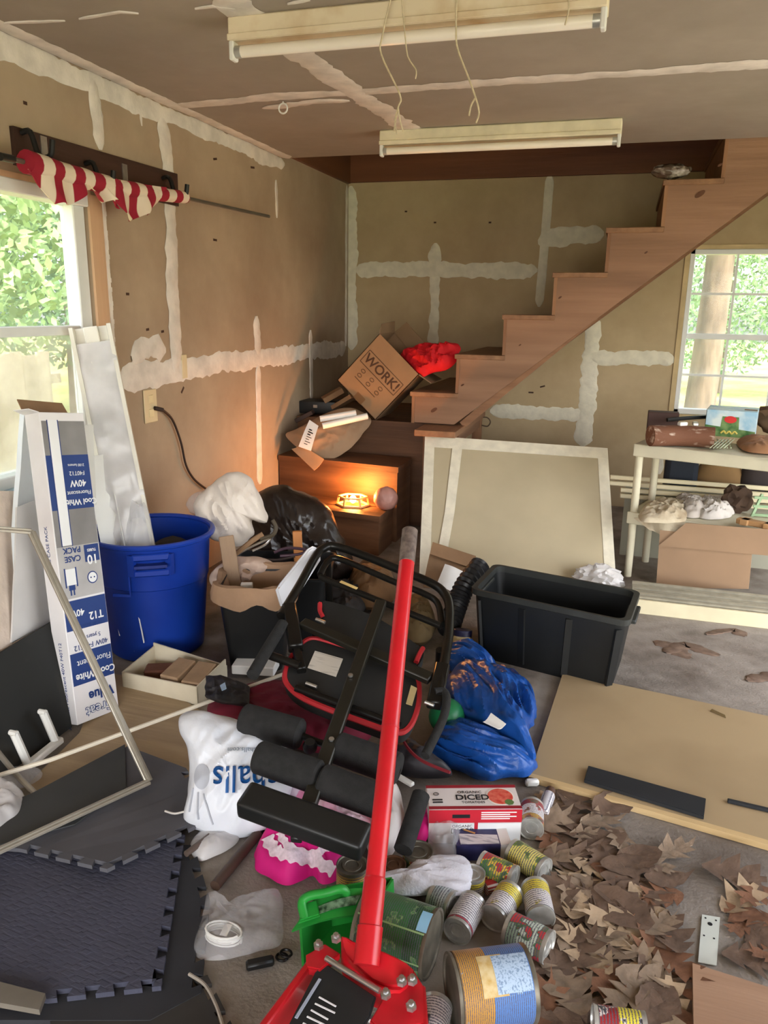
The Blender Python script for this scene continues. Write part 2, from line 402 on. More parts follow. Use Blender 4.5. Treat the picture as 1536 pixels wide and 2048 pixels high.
strip(wall_left, lw((262, 718), (300, 700), (330, 700)), .10, nl, 6, jag=.8)
strip(wall_left, lw((512, 632), (516, 710)), .085, nl, 7)
strip(wall_left, lw((515, 730), (519, 968)), .075, nl, 8, jag=.25)
strip(wall_left, lw((620, 660), (622, 800)), .06, nl, 9)
strip(wall_left, lw((551, 360), (553, 436)), .03, nl, 10)
strip(wall_left, lw((280, 222), (283, 252)), .025, nl, 11)
strip(wall_back, bw((702, 372), (703, 700)), .10, nb, 12, mud_b)
strip(wall_left, [(XL, 6.24, 1.2), (XL, 6.25, 2.46)], .05, nl, 13)
strip(wall_back, bw((712, 540), (880, 540), (1075, 541)), .115, nb, 14, mud_b)
strip(wall_back, bw((871, 486), (866, 694)), .095, nb, 15, mud_b)
strip(wall_back, bw((1100, 348), (1090, 480), (1078, 614)), .066, nb, 16, mud_b, jag=.1)
strip(wall_back, bw((1076, 484), (1140, 474), (1208, 466)), .125, nb, 17, mud_b)
strip(wall_back, bw((1189, 636), (1180, 740), (1165, 892)), .125, nb, 18, mud_b)
strip(wall_back, bw((1180, 712), (1350, 720)), .105, nb, 19, mud_b)
strip(wall_back, bw((980, 822), (1175, 830)), .105, nb, 20, mud_b)
strip(wall_back, bw((1317, 900), (1319, 948)), .07, nb, 21, mud_b, jag=.1)
strip(ceiling, cw((355, 211), (560, 192), (740, 183), (1536, 127), (1900, 100)), .10, nc, 22)
strip(ceiling, cw((440, -8), (505, 42), (600, 110), (700, 178), (835, 268)), .125, nc, 23)
strip(ceiling, cw((525, 215), (620, 203), (700, 200)), .07, nc, 24, jag=.8)
strip(ceiling, cw((5, 45), (130, 40)), .02, nc, 25); strip(ceiling, cw((158, 36), (240, 22), (277, 25)), .018, nc, 26); strip(ceiling, cw((390, 15), (425, 10), (470, 15)), .018, nc, 27)
strip(ceiling, cw((575, 5), (620, -3)), .02, nc, 28)
rust = mat('rust_stain', (116, 96, 82), .9, var=.2, sc=30)
for i_, (pts_, w_) in enumerate((([(1310, 1282), (1350, 1300), (1382, 1318)], .10), ([(1330, 1306), (1372, 1290), (1440, 1312)], .07), ([(1412, 1270), (1470, 1262), (1492, 1274)], .06), ([(1492, 1362), (1560, 1348)], .07))):
    strip(floor, [PZ(x, y, .0002) for x, y in pts_], w_, (0, 0, 1), 40+i_, rust, .0006, .9, .012).name = 'rust_stain'
# dark nail marks in the walls
def scuffs(parent, fn, lst, nrm):
    def f(bm):
        for (x, y, l, a) in lst:
            p = fn((x, y))[0]; t = V((0, math.cos(a), math.sin(a))) if abs(nrm[0]) > .5 else V((math.cos(a), 0, math.sin(a)))
            beam(bm, p-t*l, p+t*l, .012, .003, V(nrm))
    part(parent, 'nail_scuff', mat('scuff_brown', (70, 48, 36), .9), f, False)['kind'] = 'stuff'
scuffs(wall_left, lw, [(295, 659, .012, .1), (325, 663, .012, .1), (430, 318, .02, .2), (505, 335, .025, .1), (430, 480, .02, 0), (255, 588, .012, 0), (50, 206, .01, 0), (365, 780, .02, .8)], nl)
scuffs(wall_back, bw, [(870, 445, .01, 0), (980, 445, .01, 0), (812, 423, .01, 0), (1062, 785, .02, 0), (1085, 773, .02, .3)], nb)

# ---- window_1 (left wall)
fx = XL-.035
bm = B()
for z0, z1 in ((W1[2], W1[2]+.05), (W1[3]-.05, W1[3])): bx(bm, fx-.05, fx+.045, W1[0], W1[1]-.002, z0, z1, .004)
bx(bm, fx-.05, fx+.045, W1[0], W1[0]+.05, W1[2], W1[3], .004); bx(bm, fx-.05, fx+.02, W1[1]-.075, W1[1]-.002, W1[2], W1[3], .004)
win1 = struct('window_1', bm, whitep, 'white vinyl sash window with a dusty lower pane')
part(win1, 'sash_rail', whitep, lambda bm: (bx(bm, fx-.03, fx+.012, W1[0]+.05, W1[1]-.075, 1.375, 1.415, .004)), False)
part(win1, 'sash_stile', whitep, lambda bm: (bx(bm, fx-.03, fx+.01, W1[1]-.10, W1[1]-.078, W1[2]+.05, 1.375, .004)), False)
part(win1, 'pane', glass, lambda bm: bx(bm, fx-.03, fx-.026, W1[0]+.05, W1[1]-.075, 1.41, W1[3]-.05), False)
part(win1, 'pane', glass_low, lambda bm: bx(bm, fx-.018, fx-.014, W1[0]+.05, W1[1]-.10, W1[2]+.05, 1.38), False)
part(win1, 'window_sill', mat('pale_blue_sill', (176, 196, 206), .5), lambda bm: bx(bm, XL-.11, XL+.03, W1[0]-.03, W1[1]-.05, W1[2]-.02, W1[2]+.005, .004), False)
part(win1, 'head_casing', stud, lambda bm: bx(bm, XL-.10, XL+.006, W1[0]-.03, W1[1]+.02, W1[3], W1[3]+.022), False)
part(win1, 'jamb_stud', stud, lambda bm: bx(bm, XL-.0, XL+.012, W1[1]+.0, W1[1]+.085, 1.0, W1[3]+.001), False, 'bare pine stud beside the window')
part(win1, 'drywall_edge', mud, lambda bm: [bx(bm, XL, XL+.018, W1[1]+.086, W1[1]+.1+random.uniform(0, .008), 1.16+i*.02, 1.18+i*.02) for i in range(40)], False)
# ---- window_2 (back wall)
fy = YB+.03
bm = B()
for x0, x1, z0, z1 in ((W2[0], W2[1], W2[2], W2[2]+.04), (W2[0], W2[1], W2[3]-.035, W2[3]), (W2[0], W2[0]+.035, W2[2], W2[3]), (W2[1]-.035, W2[1], W2[2], W2[3])):
    bx(bm, x0, x1, fy-.03, fy+.05, z0, z1, .004)
win2 = struct('window_2', bm, whitep, 'white sash window with slim grid bars looking on a lawn')
part(win2, 'sash_rail', whitep, lambda bm: bx(bm, W2[0]+.03, W2[1]-.03, fy-.005, fy+.03, 1.325, 1.365, .003), False)
for i in (1, 2):
    xx = W2[0]+.0+(W2[1]-W2[0])*i/3
    for z0, z1 in ((W2[2]+.04, 1.325), (1.365, W2[3]-.035)): part(win2, 'grid_bar', whitep, lambda bm: bx(bm, xx-.008, xx+.008, fy, fy+.012, z0, z1), False)
for zz in (1.06, 1.65): part(win2, 'grid_bar', whitep, lambda bm: bx(bm, W2[0]+.035, W2[1]-.035, fy-.002, fy+.010, zz-.008, zz+.008), False)
part(win2, 'pane', glass, lambda bm: bx(bm, W2[0]+.035, W2[1]-.035, fy+.014, fy+.018, 1.36, W2[3]-.035), False)
part(win2, 'pane', glass, lambda bm: bx(bm, W2[0]+.035, W2[1]-.035, fy+.02, fy+.024, W2[2]+.04, 1.33), False)
part(win2, 'casing', mat('raw_casing', (196, 174, 132), .8), lambda bm: (bx(bm, W2[0]-.035, W2[0], YB-.012, YB+.02, W2[2]-.03, W2[3]+.03), bx(bm, W2[0], W2[1], YB-.012, YB+.02, W2[3], W2[3]+.03), bx(bm, W2[0], W2[1], YB-.02, YB+.02, W2[2]-.03, W2[2])), False)

# ---- outdoors seen through the panes
bm = B(); box(bm, (0, 8, -.16), (90, 90, .1)); struct('ground_lawn', bm, stained('lawn', (128, 148, 62), (196, 176, 110), .95, .5, .2, .4, .65, .25, 6), 'sunny lawn outside')
bm = B(); box(bm, (.3, -8.2, -.105), (7, 10, .06)); box(bm, (6.8, 2.4, -.105), (8, 5, .06)); struct('ground_driveway', bm, mat('driveway_concrete', (196, 190, 178), .9, sc=3), 'pale concrete driveway outside')
fw_m = wood('weathered_fence', (176, 164, 142), (206, 194, 168), 2, sc=12)
fn = thing('board_fence', 'weathered grey board fence outside the left window', 'fence', (-4.6, 5, -.1))
for i in range(34):
    y0 = .2+i*.155
    part(fn, 'board', fw_m, lambda bm: bx(bm, -4.62, -4.6, y0, y0+.14, -.1, 1.12+.02*math.sin(i*2.1)), False)
for z in (.2, .85): part(fn, 'rail', fw_m, lambda bm: bx(bm, -4.66, -4.62, .1, 5.6, z, z+.08), False)
lf = [mat('foliage_%d' % i, c, .7, var=.35, sc=3) for i, c in enumerate([(112, 146, 92), (140, 170, 106), (92, 124, 80), (176, 188, 120)])]
def foliage(bm, c, r, n, size, seed):
    rnd = random.Random(seed); c = V(c)
    for _ in range(n):
        d = V((rnd.gauss(0, 1), rnd.gauss(0, 1), rnd.gauss(0, 1))).normalized()*(rnd.random()**.35)
        p = c+V((d.x*r[0], d.y*r[1], d.z*r[2])); a = V((rnd.gauss(0, 1), rnd.gauss(0, 1), rnd.gauss(0, 1))).normalized(); b = a.orthogonal().normalized(); s = size*rnd.uniform(.6, 1.3)
        v = [bm.verts.new(p+q) for q in (a*s, b*s*.5, -a*s, -b*s*.5)]; bm.faces.new(v)
bark = mat('bark', (108, 92, 76), .95, var=.3, sc=12, st=(1, 1, .2), bump=.5, bsc=30)
def tree(x, y, h, r, mt, label, seed, low=.7, tr=.14):
    t = thing('tree', label, 'tree', (x, y, -.1), 'trees and shrubs outside')
    part(t, 'trunk', bark, lambda bm: tube(bm, sm([(x, y, -.1), (x+.05, y, h*.5), (x-.05, y+.1, h)], 4), [tr-.05*tr*i for i in range(9)], 10))
    part(t, 'crown', mt, lambda bm: foliage(bm, (x, y, h*low+.4), (r, r, h*.45), 9000, .065, seed), False)
tree(-6.6, 2.6, 3.6, 1.5, lf[0], 'dense green tree behind the fence with a low crown', 1, .5)
tree(-6.2, 5.7, 4.2, 1.55, lf[1], 'bright green tree behind the fence, next along from the dense one', 2, .5)
tree(-7.4, 9.3, 4.6, 2.0, lf[2], 'dark green tree behind the fence end', 3, .5)
tree(.95, 10.5, 5.0, 1.7, lf[1], 'slim pale trunked tree on the lawn behind the back window', 4, .9, .2)
tree(5.4, 16, 5.0, 1.4, lf[3], 'yellow green tree across the lawn', 5, .5)
tree(1.9, 18, 5.2, 2.0, lf[0], 'broad green tree at the far side of the lawn', 6, .42)
tree(-2.5, 17, 5.0, 1.45, lf[1], 'light green tree at the lawn edge beside the broad one', 7, .6)
tree(8.4, 18, 5.0, 1.45, lf[2], 'dark tree at the far right of the lawn', 8, .6)

# ================================================================== STAIRS
rise, run = .2555, .2962
x0s, z0s, ys = -1.345, .972, YO+.02     # nose of the first tread on the front stringer
st_ = thing('staircase', 'open wooden staircase rising along the back wall to the loft', 'staircase', (-1.2, 5.6, .76))
N = 9
def sawtooth(y, th):
    P = []
    for i in range(N):
        P += [(x0s+run*i+.02, z0s+rise*(i-1)+(-.0 if i else .045)), (x0s+run*i+.02, z0s+rise*i-.03)]
    P += [(x0s+run*N, z0s+rise*(N-1)-.03), (x0s+run*N, z0s+rise*(N-1)-.33), (-1.05, .765), (x0s+.02, .765)]
    return [V((a, y, b)) for a, b in P]
sfront = part(st_, 'stringer', wood('stringer_pine', (118, 86, 64), (154, 116, 90), 0, sc=8), lambda bm: prism(bm, sawtooth(ys, 0), (0, .04, 0)), False)
part(st_, 'stringer', pine, lambda bm: prism(bm, sawtooth(YB-.06, 0), (0, .04, 0)), False)
for i in range(N):
    x, z = x0s+run*i, z0s+rise*i
    part(st_, 'tread', pine_y, lambda bm: bx(bm, x-.012, x+run+.02, ys-.012, YB-.02, z-.03, z, .003), False)
    part(st_, 'riser', pine_v, lambda bm: bx(bm, x+.0, x+.02, ys-.004, YB-.02, z-rise+(.002 if i else .045), z-.03), False)
# knots and cleat on the stringer
for x, y, k in ((1400, 388, 2), (868, 820, 1.6), (1120, 595, .8), (925, 770, .8), (1040, 690, .6), (1292, 505, .7), (1440, 330, .9)):
    part(st_, 'knot', mat('knot', (84, 52, 32), .7), lambda bm: lathe(bm, [(0, 0), (.012*k, 0), (.012*k, .002), (0, .002)], mframe(PY(x, y, ys-.0005), (1, 0, .7), (-.7, 0, 1)) @ Matrix.Diagonal((1.3, .6, 1, 1)), 12))
part(st_, 'cleat', pine, lambda bm: beam(bm, PY(925, 850, ys+.06), PY(1190, 632, ys+.06), .03, .05), False)

def step_box(label, x0, x1, y0, y1, z, skew=0):
    t = thing('wooden_step_box', label, 'step', ((x0+x1)/2, (y0+y1)/2, 0), 'boxed wooden steps at the foot of the stairs')
    def q(x, y): return V((x, y+skew*(x-x0), 0))
    part(t, 'front_panel', chestw, lambda bm: prism(bm, [q(x0, y0), q(x1, y0), q(x1, y0+.02), q(x0, y0+.02)], (0, 0, z-.035)), False)
    part(t, 'side_panel', chestw_v, lambda bm: prism(bm, [q(x1-.02, y0+.02), q(x1, y0+.02), q(x1, y1), q(x1-.02, y1)], (0, 0, z-.035)), False)
    part(t, 'side_panel', chestw_v, lambda bm: prism(bm, [q(x0, y0+.02), q(x0+.02, y0+.02), q(x0+.02, y1), q(x0, y1)], (0, 0, z-.035)), False)
    part(t, 'top_board', chestw, lambda bm: prism(bm, [q(x0, y0-.015)+V((0, 0, z-.035)), q(x1+.01, y0-.015)+V((0, 0, z-.035)), q(x1+.01, y1)+V((0, 0, z-.035)), q(x0, y1)+V((0, 0, z-.035))], (0, 0, .035)), False)
    part(t, 'corner_post', chestw_v, lambda bm: prism(bm, [q(x1-.07, y0+.02), q(x1-.02, y0+.02), q(x1-.02, y0+.07), q(x1-.07, y0+.07)], (0, 0, z-.035)), False)
    return t
step_box('lowest boxed wooden step, carrying the glowing lamp', -1.98, -1.37, 4.49, 4.785, .262, -.12)
step_box('middle boxed wooden step behind the glowing lamp', -2.24, -1.35, 4.85, 5.18, .512, -.12)
step_box('top boxed wooden step under the tilted moving box', -2.24, -1.27, 5.185, 6.28, .745, 0)
pf = thing('landing_board', 'wooden landing board on a post under the stair stringer', 'board', (-1.13, 5.3, 0))
part(pf, 'top_board', pine_y, lambda bm: bx(bm, -1.255, -.985, 4.79, 5.90, .715, .755, .003), False)
part(pf, 'post', pine_v, lambda bm: bx(bm, -1.06, -1.0, 5.78, 5.86, 0, .715), False)
part(pf, 'post', pine_v, lambda bm: bx(bm, -1.245, -1.195, 4.99, 5.05, 0, .715), False)
part(pf, 'rail', pine_y, lambda bm: bx(bm, -1.04, -1.0, 4.97, 5.76, .65, .715), False)
part(pf, 'hook', mat('rusty_wire', (96, 80, 64), .6, metal=.5), lambda bm: tube(bm, sm([(-1.0, 5.82, .72), (-.955, 5.82, .72), (-.93, 5.82, .69), (-.95, 5.82, .655), (-.995, 5.82, .66)], 5), .005, 6))

# ================================================================== CEILING THINGS
def fluor(label, x0, x1, y, body, z=ZC):
    t = thing('fluorescent_light', label, 'light', ((x0+x1)/2, y, z-.12), 'strip lights on the ceiling')
    part(t, 'housing', body, lambda bm: bx(bm, x0, x1, y-.055, y+.055, z-.075, z-.001, .005), False)
    part(t, 'housing_lip', body, lambda bm: bx(bm, x0, x1, y-.062, y-.055, z-.075, z-.055, .002), False)
    for x in (x0, x1-.018): part(t, 'lamp_holder', whitepl, lambda bm: bx(bm, x, x+.018, y-.052, y-.012, z-.132, z-.072, .004), False)
    part(t, 'tube', mat('dead_fluorescent_tube', (236, 228, 214), .18, var=.03), lambda bm: tube(bm, [(x0+.02, y-.032, z-.105), (x0+.045, y-.032, z-.105), (x1-.045, y-.032, z-.105), (x1-.02, y-.032, z-.105)], .019, 16))
    for x in (x0+.018, x1-.04): part(t, 'end_cap', tin, lambda bm: tube(bm, [(x, y-.032, z-.105), (x+.022, y-.032, z-.105)], .0195, 16))
    return t
oldcream = mat('aged_cream_paint', (226, 212, 184), .55, c2=(196, 168, 126), sc=7, lo=.5, hi=.8)
p1, p2 = PZ(460, 62, ZC-.04), PZ(1218, 2, ZC-.04)
f1 = fluor('larger nearer strip light with rust stained cream housing and strings around it', p1.x, p2.x, 2.70, oldcream)
p1, p2 = PZ(770, 284, ZC-.04), PZ(1244, 258, ZC-.04)
f2 = fluor('strip light beside the stairwell edge with flaking cream housing', p1.x, p2.x, 4.44, mat('yellowed_cream_paint', (222, 212, 184), .5, var=.1, sc=10))
strg = mat('jute_string', (196, 182, 152), .9, var=.15, sc=60)
def strand(pts, label, rs, y=2.62):
    P = [PY(a, b, y) for a, b in pts]; t = tag(obj('frayed_string', (lambda b: (tube(b, sm(P, 5), rs, 6), b)[1])(B()), strg), label, 'string', 'strings hanging from the ceiling'); return t
strand([(790, -40), (765, 70), (763, 110), (800, 190), (796, 215), (788, 262)], 'frayed string ending in a thick tuft, by the crossing of the ceiling joints', .003)
strand([(800, -40), (812, 90), (818, 118), (832, 140), (831, 158)], 'short thin string with a small frayed end over the ceiling joint', .0022)
strand([(914, -40), (912, 60), (916, 100), (935, 150), (951, 195), (958, 225), (952, 246)], 'long string splitting into two curled tails', .003)
strand([(951, 195), (942, 212), (938, 232)], 'second curled tail of the long string', .003)
strand([(796, 213), (800, 240), (806, 262)], 'short loose fibre curling off the thick string tuft', .0025); strand([(797, 213), (790, 240), (794, 268)], 'longer loose fibre hanging below the thick string tuft', .0025)
strand([(1130, -30), (1138, 12), (1130, 50)], 'dark thin wire bit hanging past the nearer strip light tube', .0025)
hk = thing('ceiling_hook', 'small white ring hook screwed into the ceiling joint', 'hook', PZ(565, 208, ZC-.04))
hp = PZ(566, 203, ZC)
part(hk, 'ring', whitepl, lambda bm: tube(bm, [hp+V((.022*math.cos(a), 0, -.03+.022*math.sin(a))) for a in [i*math.pi/8 for i in range(16)]], .004, 6, True))
part(hk, 'screw_stem', whitepl, lambda bm: tube(bm, [hp, hp+V((0, 0, -.01))], .004, 6))

# ================================================================== LEFT WALL THINGS
fr = thing('flag_rack', 'dark wooden board with black hooks above the left window', 'rack', (XL, 3.1, 2.0))
TL, TR_, BR, BL = PX(18, 252, XL), PX(348, 348, XL), PX(351, 413, XL), PX(26, 330, XL)
part(fr, 'back_board', darkboard, lambda bm: prism(bm, [TL, TR_, BR, BL], (.02, 0, 0)), False)
PR = XL+.12
for x, y in ((90, 292), (213, 352), (362, 378)):
    p = PX(x, y, PR); q = V((XL+.02, p.y, p.z+.05))
    part(fr, 'hook', blackpl, lambda bm: (tube(bm, sm([q, (XL+.06, p.y, p.z+.05), (PR-.03, p.y, p.z-.03), (PR+.02, p.y, p.z-.035), (PR+.035, p.y, p.z+.02)], 4), .011, 8)))
for x, y in ((88, 292), (250, 345)):
    part(fr, 'mount_plate', steel, lambda bm: box(bm, PX(x, y, XL+.022), (.004, .035, .07)), False)
pole = thing('flag_pole', 'thin grey metal pole resting in the wall hooks', 'pole', PX(300, 370, PR))
pa, pb = PX(14, 316, PR), PX(538, 433, PR)
part(pole, 'shaft', mat('grey_metal_pole', (120, 116, 104), .4, metal=.6), lambda bm: tube(bm, [pa, pb], .009, 10))
part(pole, 'end_cap', blackpl, lambda bm: tube(bm, [pa-(pb-pa).normalized()*.03, pa+(pb-pa).normalized()*.03], .014, 10))
fm = stripes('flag_stripes', (150, 24, 46), (222, 206, 184), 2.6, 1, .85, dist=1.2, dsc=1.5)
[setattr(n_.inputs['Phase Offset'], 'default_value', 2.6) for n_ in fm.node_tree.nodes if n_.type == 'TEX_WAVE']
fl = thing('rolled_flag', 'red and white striped flag rolled around the pole with hanging folds', 'flag', PX(200, 380, PR))
d = (pb-pa).normalized(); L0 = (PX(48, 335, PR)-pa).dot(d); L1 = (PX(366, 384, PR)-pa).dot(d)
def roll(bm):
    n = 40; P = []; rr = []
    for i in range(n+1):
        t = i/n; P.append(pa+d*(L0+(L1-L0)*t)+V((.01, 0, -.02*math.sin(t*math.pi)))); rr.append((.036-.014*t)*(1+.22*noise.noise(V((t*9, 3, 1))))+.006)
    tube(bm, P, rr, 14)
part(fl, 'rolled_cloth', fm, roll)
def drape(px, sd, am=.018):
    Q = [PX(x, y, PR+.03) for x, y in px]
    part(fl, 'hanging_fold', fm, lambda bm: slab(bm, *Q, 24, 16, lambda u, v, p, n: n*(am*math.sin(u*9+sd+v*2)*(.3+v)+.01*noise.noise(p*14))+V((0, 0, .012*math.sin(u*7+sd)*v)), .004))
drape([(56, 338), (168, 354), (170, 394), (112, 414)], 1, .014); drape([(186, 352), (330, 375), (300, 430), (254, 440)], 2.5); drape([(150, 345), (215, 365), (245, 412), (205, 398)], 4)

def outlet(x, y, label, sock):
    p = PX(x, y, XL)
    t = thing('outlet_plate' if sock else 'blank_wall_plate', label, 'wall plate', p)
    w_, h_ = (.11, .165) if sock else (.05, .125)
    part(t, 'plate', mat('almond_plastic', (214, 196, 158), .5, var=.05), lambda bm: box(bm, p+V((.005, 0, 0)), (.008, w_, h_), None, .003), False)
    if sock:
        for dz in (.035, -.035): part(t, 'socket', cream, lambda bm: box(bm, p+V((.010, .0, dz)), (.004, .04, .04), None, .002), False)
    return t
outlet(299, 812, 'almond double outlet plate with a dark cord plugged in', True)
outlet(367, 733, 'narrow almond blank plate on the mudded wall joint', False)
cm = mat('dark_brown_cord', (44, 30, 26), .6)
cord = thing('power_cord', 'dark lamp cord drooping from the wall outlet', 'cord', PX(312, 818, XL))
part(cord, 'plug', cm, lambda bm: beam(bm, PX(308, 816, XL+.012), PX(326, 820, XL+.028), .02, .02, bev=.004))
cp = [PX(x, y, XL+.02) for x, y in ((324, 819), (345, 840), (362, 885), (372, 930), (388, 958), (412, 978))]
part(cord, 'cable', cm, lambda bm: tube(bm, sm(cp, 6), .006, 8))

# ================================================================== BLUE BARREL AND WHAT STANDS IN IT
bc = V((-1.93, 2.83, 0))
bluep = mat('blue_plastic', (14, 48, 140), .38, var=.12, sc=4, c2=(18, 56, 152))
br_ = thing('trash_barrel', 'round blue plastic trash barrel with moulded side handles', 'barrel', bc)
Mb = Matrix.Translation(bc)
part(br_, 'body', bluep, lambda bm: lathe(bm, [(0, 0), (.195, 0), (.205, .01), (.235, .34), (.24, .345), (.25, .50), (.262, .525), (.262, .535), (.247, .535), (.232, .34), (.19, .02), (0, .02)], Mb, 56))
part(br_, 'rim', bluep, lambda bm: tube(bm, [bc+V((.265*math.cos(a*math.pi/24), .265*math.sin(a*math.pi/24), .54)) for a in range(48)], .012, 8, True))
vd = V((.53, -.85, 0)).normalized(); sd_ = V((.85, .53, 0)).normalized()
hb = bc+vd*.252
part(br_, 'handle', bluep, lambda bm: (beam(bm, hb+sd_*-.075+V((0, 0, .50)), hb+sd_*.075+V((0, 0, .50)), .03, .03, bev=.006), beam(bm, hb+sd_*-.075+V((0, 0, .43)), hb+sd_*.075+V((0, 0, .43)), .022, .03, bev=.006),
     beam(bm, hb+sd_*-.075+V((0, 0, .42)), hb+sd_*-.075+V((0, 0, .51)), .02, .03), beam(bm, hb+sd_*.075+V((0, 0, .42)), hb+sd_*.075+V((0, 0, .51)), .02, .03)))
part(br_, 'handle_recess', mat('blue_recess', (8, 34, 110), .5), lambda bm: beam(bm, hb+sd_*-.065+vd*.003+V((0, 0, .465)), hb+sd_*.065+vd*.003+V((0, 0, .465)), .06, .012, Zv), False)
part(br_, 'panel_ridge', bluep, lambda bm: (beam(bm, bc+vd*.231-sd_*.09+V((0, 0, .33)), bc+vd*.246-sd_*.09+V((0, 0, .43)), .006, .012), beam(bm, bc+vd*.234-sd_*.09+V((0, 0, .33)), bc+vd*.225-sd_*.16+V((0, 0, .335)), .006, .012)))
# long white light cover standing in the barrel
def channel(name, label, a, b, w, h, mt, across, cat, lip=.02):
    a, b = V(a), V(b); ax = (b-a).normalized(); x = V(across); x = (x-ax*x.dot(ax)).normalized(); n = x.cross(ax)
    t = thing(name, label, cat, a)
    part(t, 'web', mt, lambda bm: prism(bm, [a-x*w/2, a+x*w/2, a+x*w/2+n*.004, a-x*w/2+n*.004], b-a), False)
    for s in (-1, 1):
        part(t, 'side_flange', mt, lambda bm: prism(bm, [a+x*s*w/2, a+x*s*(w/2+lip), a+x*s*(w/2+lip)+n*h, a+x*s*(w/2+.004)+n*h], b-a), False)
    return t, a, b, x, n
wt = mat('dusty_white_metal', (214, 210, 198), .4, var=.1, sc=5)
t, a, b, x, n = channel('light_cover', 'long white metal light cover leaning out of the blue barrel to the window post', (-1.86, 2.70, .06), PX(181, 655, XL+.06), .13, .04, wt, (.85, .5, 0), 'light cover')
part(t, 'centre_ridge', wt, lambda bm: beam(bm, a+n*.012, b+n*.012, .06, .02, n, .004), False)
part(t, 'torn_wrap', milky_film, lambda bm: slab(bm, a.lerp(b, .12)-x*.085+n*.03, a.lerp(b, .12)+x*.085+n*.03, a.lerp(b, .95)+x*.085+n*.03, a.lerp(b, .95)-x*.085+n*.03, 8, 30, lambda u, v, p, q: q*.018*crease(p, 12, 3), .0015))
t2 = thing('white_plastic_tray', 'bent white plastic panel standing in the blue barrel beside the light cover', 'panel', (-2.0, 2.72, .1))
part(t2, 'panel', whitepl, lambda bm: slab(bm, (-1.97, 2.66, .12), (-1.83, 2.63, .12), PX(228, 905, -2.08), PX(184, 912, -2.1), 8, 14, lambda u, v, p, q: q*.04*(u-.5)**2*4, .006))
part(t2, 'clear_bag', clear_film, lambda bm: blob(bm, (-1.92, 2.73, .52), (.05, .05, .17), 5, .25, 2.2))
tag(obj('dark_cloth', (lambda b: (blob(b, (-1.87, 2.88, .42), (.11, .10, .07), 8, .25, 2), b)[1])(B()), mat('dark_grey_cloth', (52, 46, 42), .95, sc=9)), 'dark grey cloth lying inside the blue barrel', 'cloth')

# ================================================================== TUBE CARTON
Rv = V((-.256, -.035, 1.348)); R3 = Matrix.Rotation(Rv.length, 3, Rv.normalized())
O = V((-1.775, 2.073, .028)); bw_, bh, bd = .190, 1.135, .083
cb = thing('tube_carton', 'tall white and blue fluorescent tube carton standing upside down by the barrel', 'carton', O, rot=R3)
MC = MW[cb.name]
def cl(x, y, z): return MC @ V((x, y, z))
cart = mat('white_carton', (226, 224, 226), .6, var=.05, sc=5)
part(cb, 'carton_body', cart, lambda bm: (box(bm, cl(bw_/2, bd/2, bh/2), (bw_, bd, bh), R3, .002)), False)
part(cb, 'flap', kraft2, lambda bm: (slab(bm, cl(0, bd, bh), cl(bw_, bd, bh), cl(bw_-.01, bd+.02, bh+.05), cl(.0, bd+.03, bh+.06), 4, 3, None, .004)), False)
part(cb, 'flap', cart, lambda bm: (slab(bm, cl(0, 0, bh), cl(0, bd, bh), cl(-.04, bd, bh+.015), cl(-.04, .0, bh+.01), 4, 3, None, .003)), False)
FN = R3 @ V((0, -1, 0))
def vz(px_y, fx_=.5):    # height on the front face seen at that picture row
    lo, hi = 0, bh
    for _ in range(40):
        mid = (lo+hi)/2; q = cl(bw_*fx_, 0, mid)-CAM; yy = 1024-F*q.dot(UP)/q.dot(fw)
        if yy > px_y: lo = mid
        else: hi = mid
    return lo
def rect(mt, u0, u1, y0, y1, lvl=1, name='print_block'):
    z1, z0 = vz(y0), vz(y1)
    part(cb, name, mt, lambda bm: prism(bm, [cl(bw_*u0, -.0005*lvl, z0), cl(bw_*u1, -.0005*lvl, z0), cl(bw_*u1, -.0005*lvl, z1), cl(bw_*u0, -.0005*lvl, z1)], FN*.0004), False)
grey_ink = mat('carton_grey', (132, 130, 130), .6); grey2 = mat('carton_light_grey', (176, 174, 174), .6)
rect(grey_ink, .02, .98, 842, 1090); rect(ink, .02, .98, 910, 1018, 2); rect(grey2, .02, .98, 1090, 1192)
rect(ink, .02, .98, 1196, 1254, 2); rect(ink, .02, .98, 1298, 1360, 2); rect(white_ink, .15, .36, 840, 1088, 3, 'tube_picture'); rect(ink, .13, .15, 840, 1090, 3, 'tube_outline'); rect(ink, .36, .38, 840, 1090, 3, 'tube_outline')
rect(ink, .62, .96, 1092, 1126, 3); rect(white_ink, .14, .36, 1134, 1166, 3, 'tube_picture'); rect(ink, .18, .32, 1166, 1176, 3, 'tube_outline'); rect(ink, .20, .23, 1176, 1186, 3, 'tube_outline'); rect(ink, .27, .30, 1176, 1186, 3, 'tube_outline')
rect(ink, .11, .14, 1132, 1170, 3, 'tube_outline'); rect(ink, .36, .39, 1132, 1170, 3, 'tube_outline')
def disc(u, py, r, mt, lvl): part(cb, 'socket_picture', mt, lambda bm: lathe(bm, [(0, 0), (r, 0), (r, .0004), (0, .0004)], mframe(cl(bw_*u, -.0005*lvl, vz(py)), R3 @ V((1, 0, 0)), R3 @ V((0, 0, 1))), 20))
disc(.74, 1158, .023, ink, 3); disc(.74, 1158, .019, white_ink, 4); disc(.70, 1158, .003, ink, 5); disc(.78, 1158, .003, ink, 5)
def ct(s, size, u, py, mt, wt=.02, lvl=4, sx=1):
    text(s, size, mframe(cl(bw_*u, -.0005*lvl, vz(py, u)), R3 @ V((-1, 0, 0)), R3 @ V((0, 0, -1))), mt, cb, wt=wt, sx=sx)
ct('Great', .054, .56, 1414, ink, .035, 3); ct('Great', .054, .56, 1414, white_ink, -.004, 5)
ct('Value', .050, .62, 1384, ink, .03)
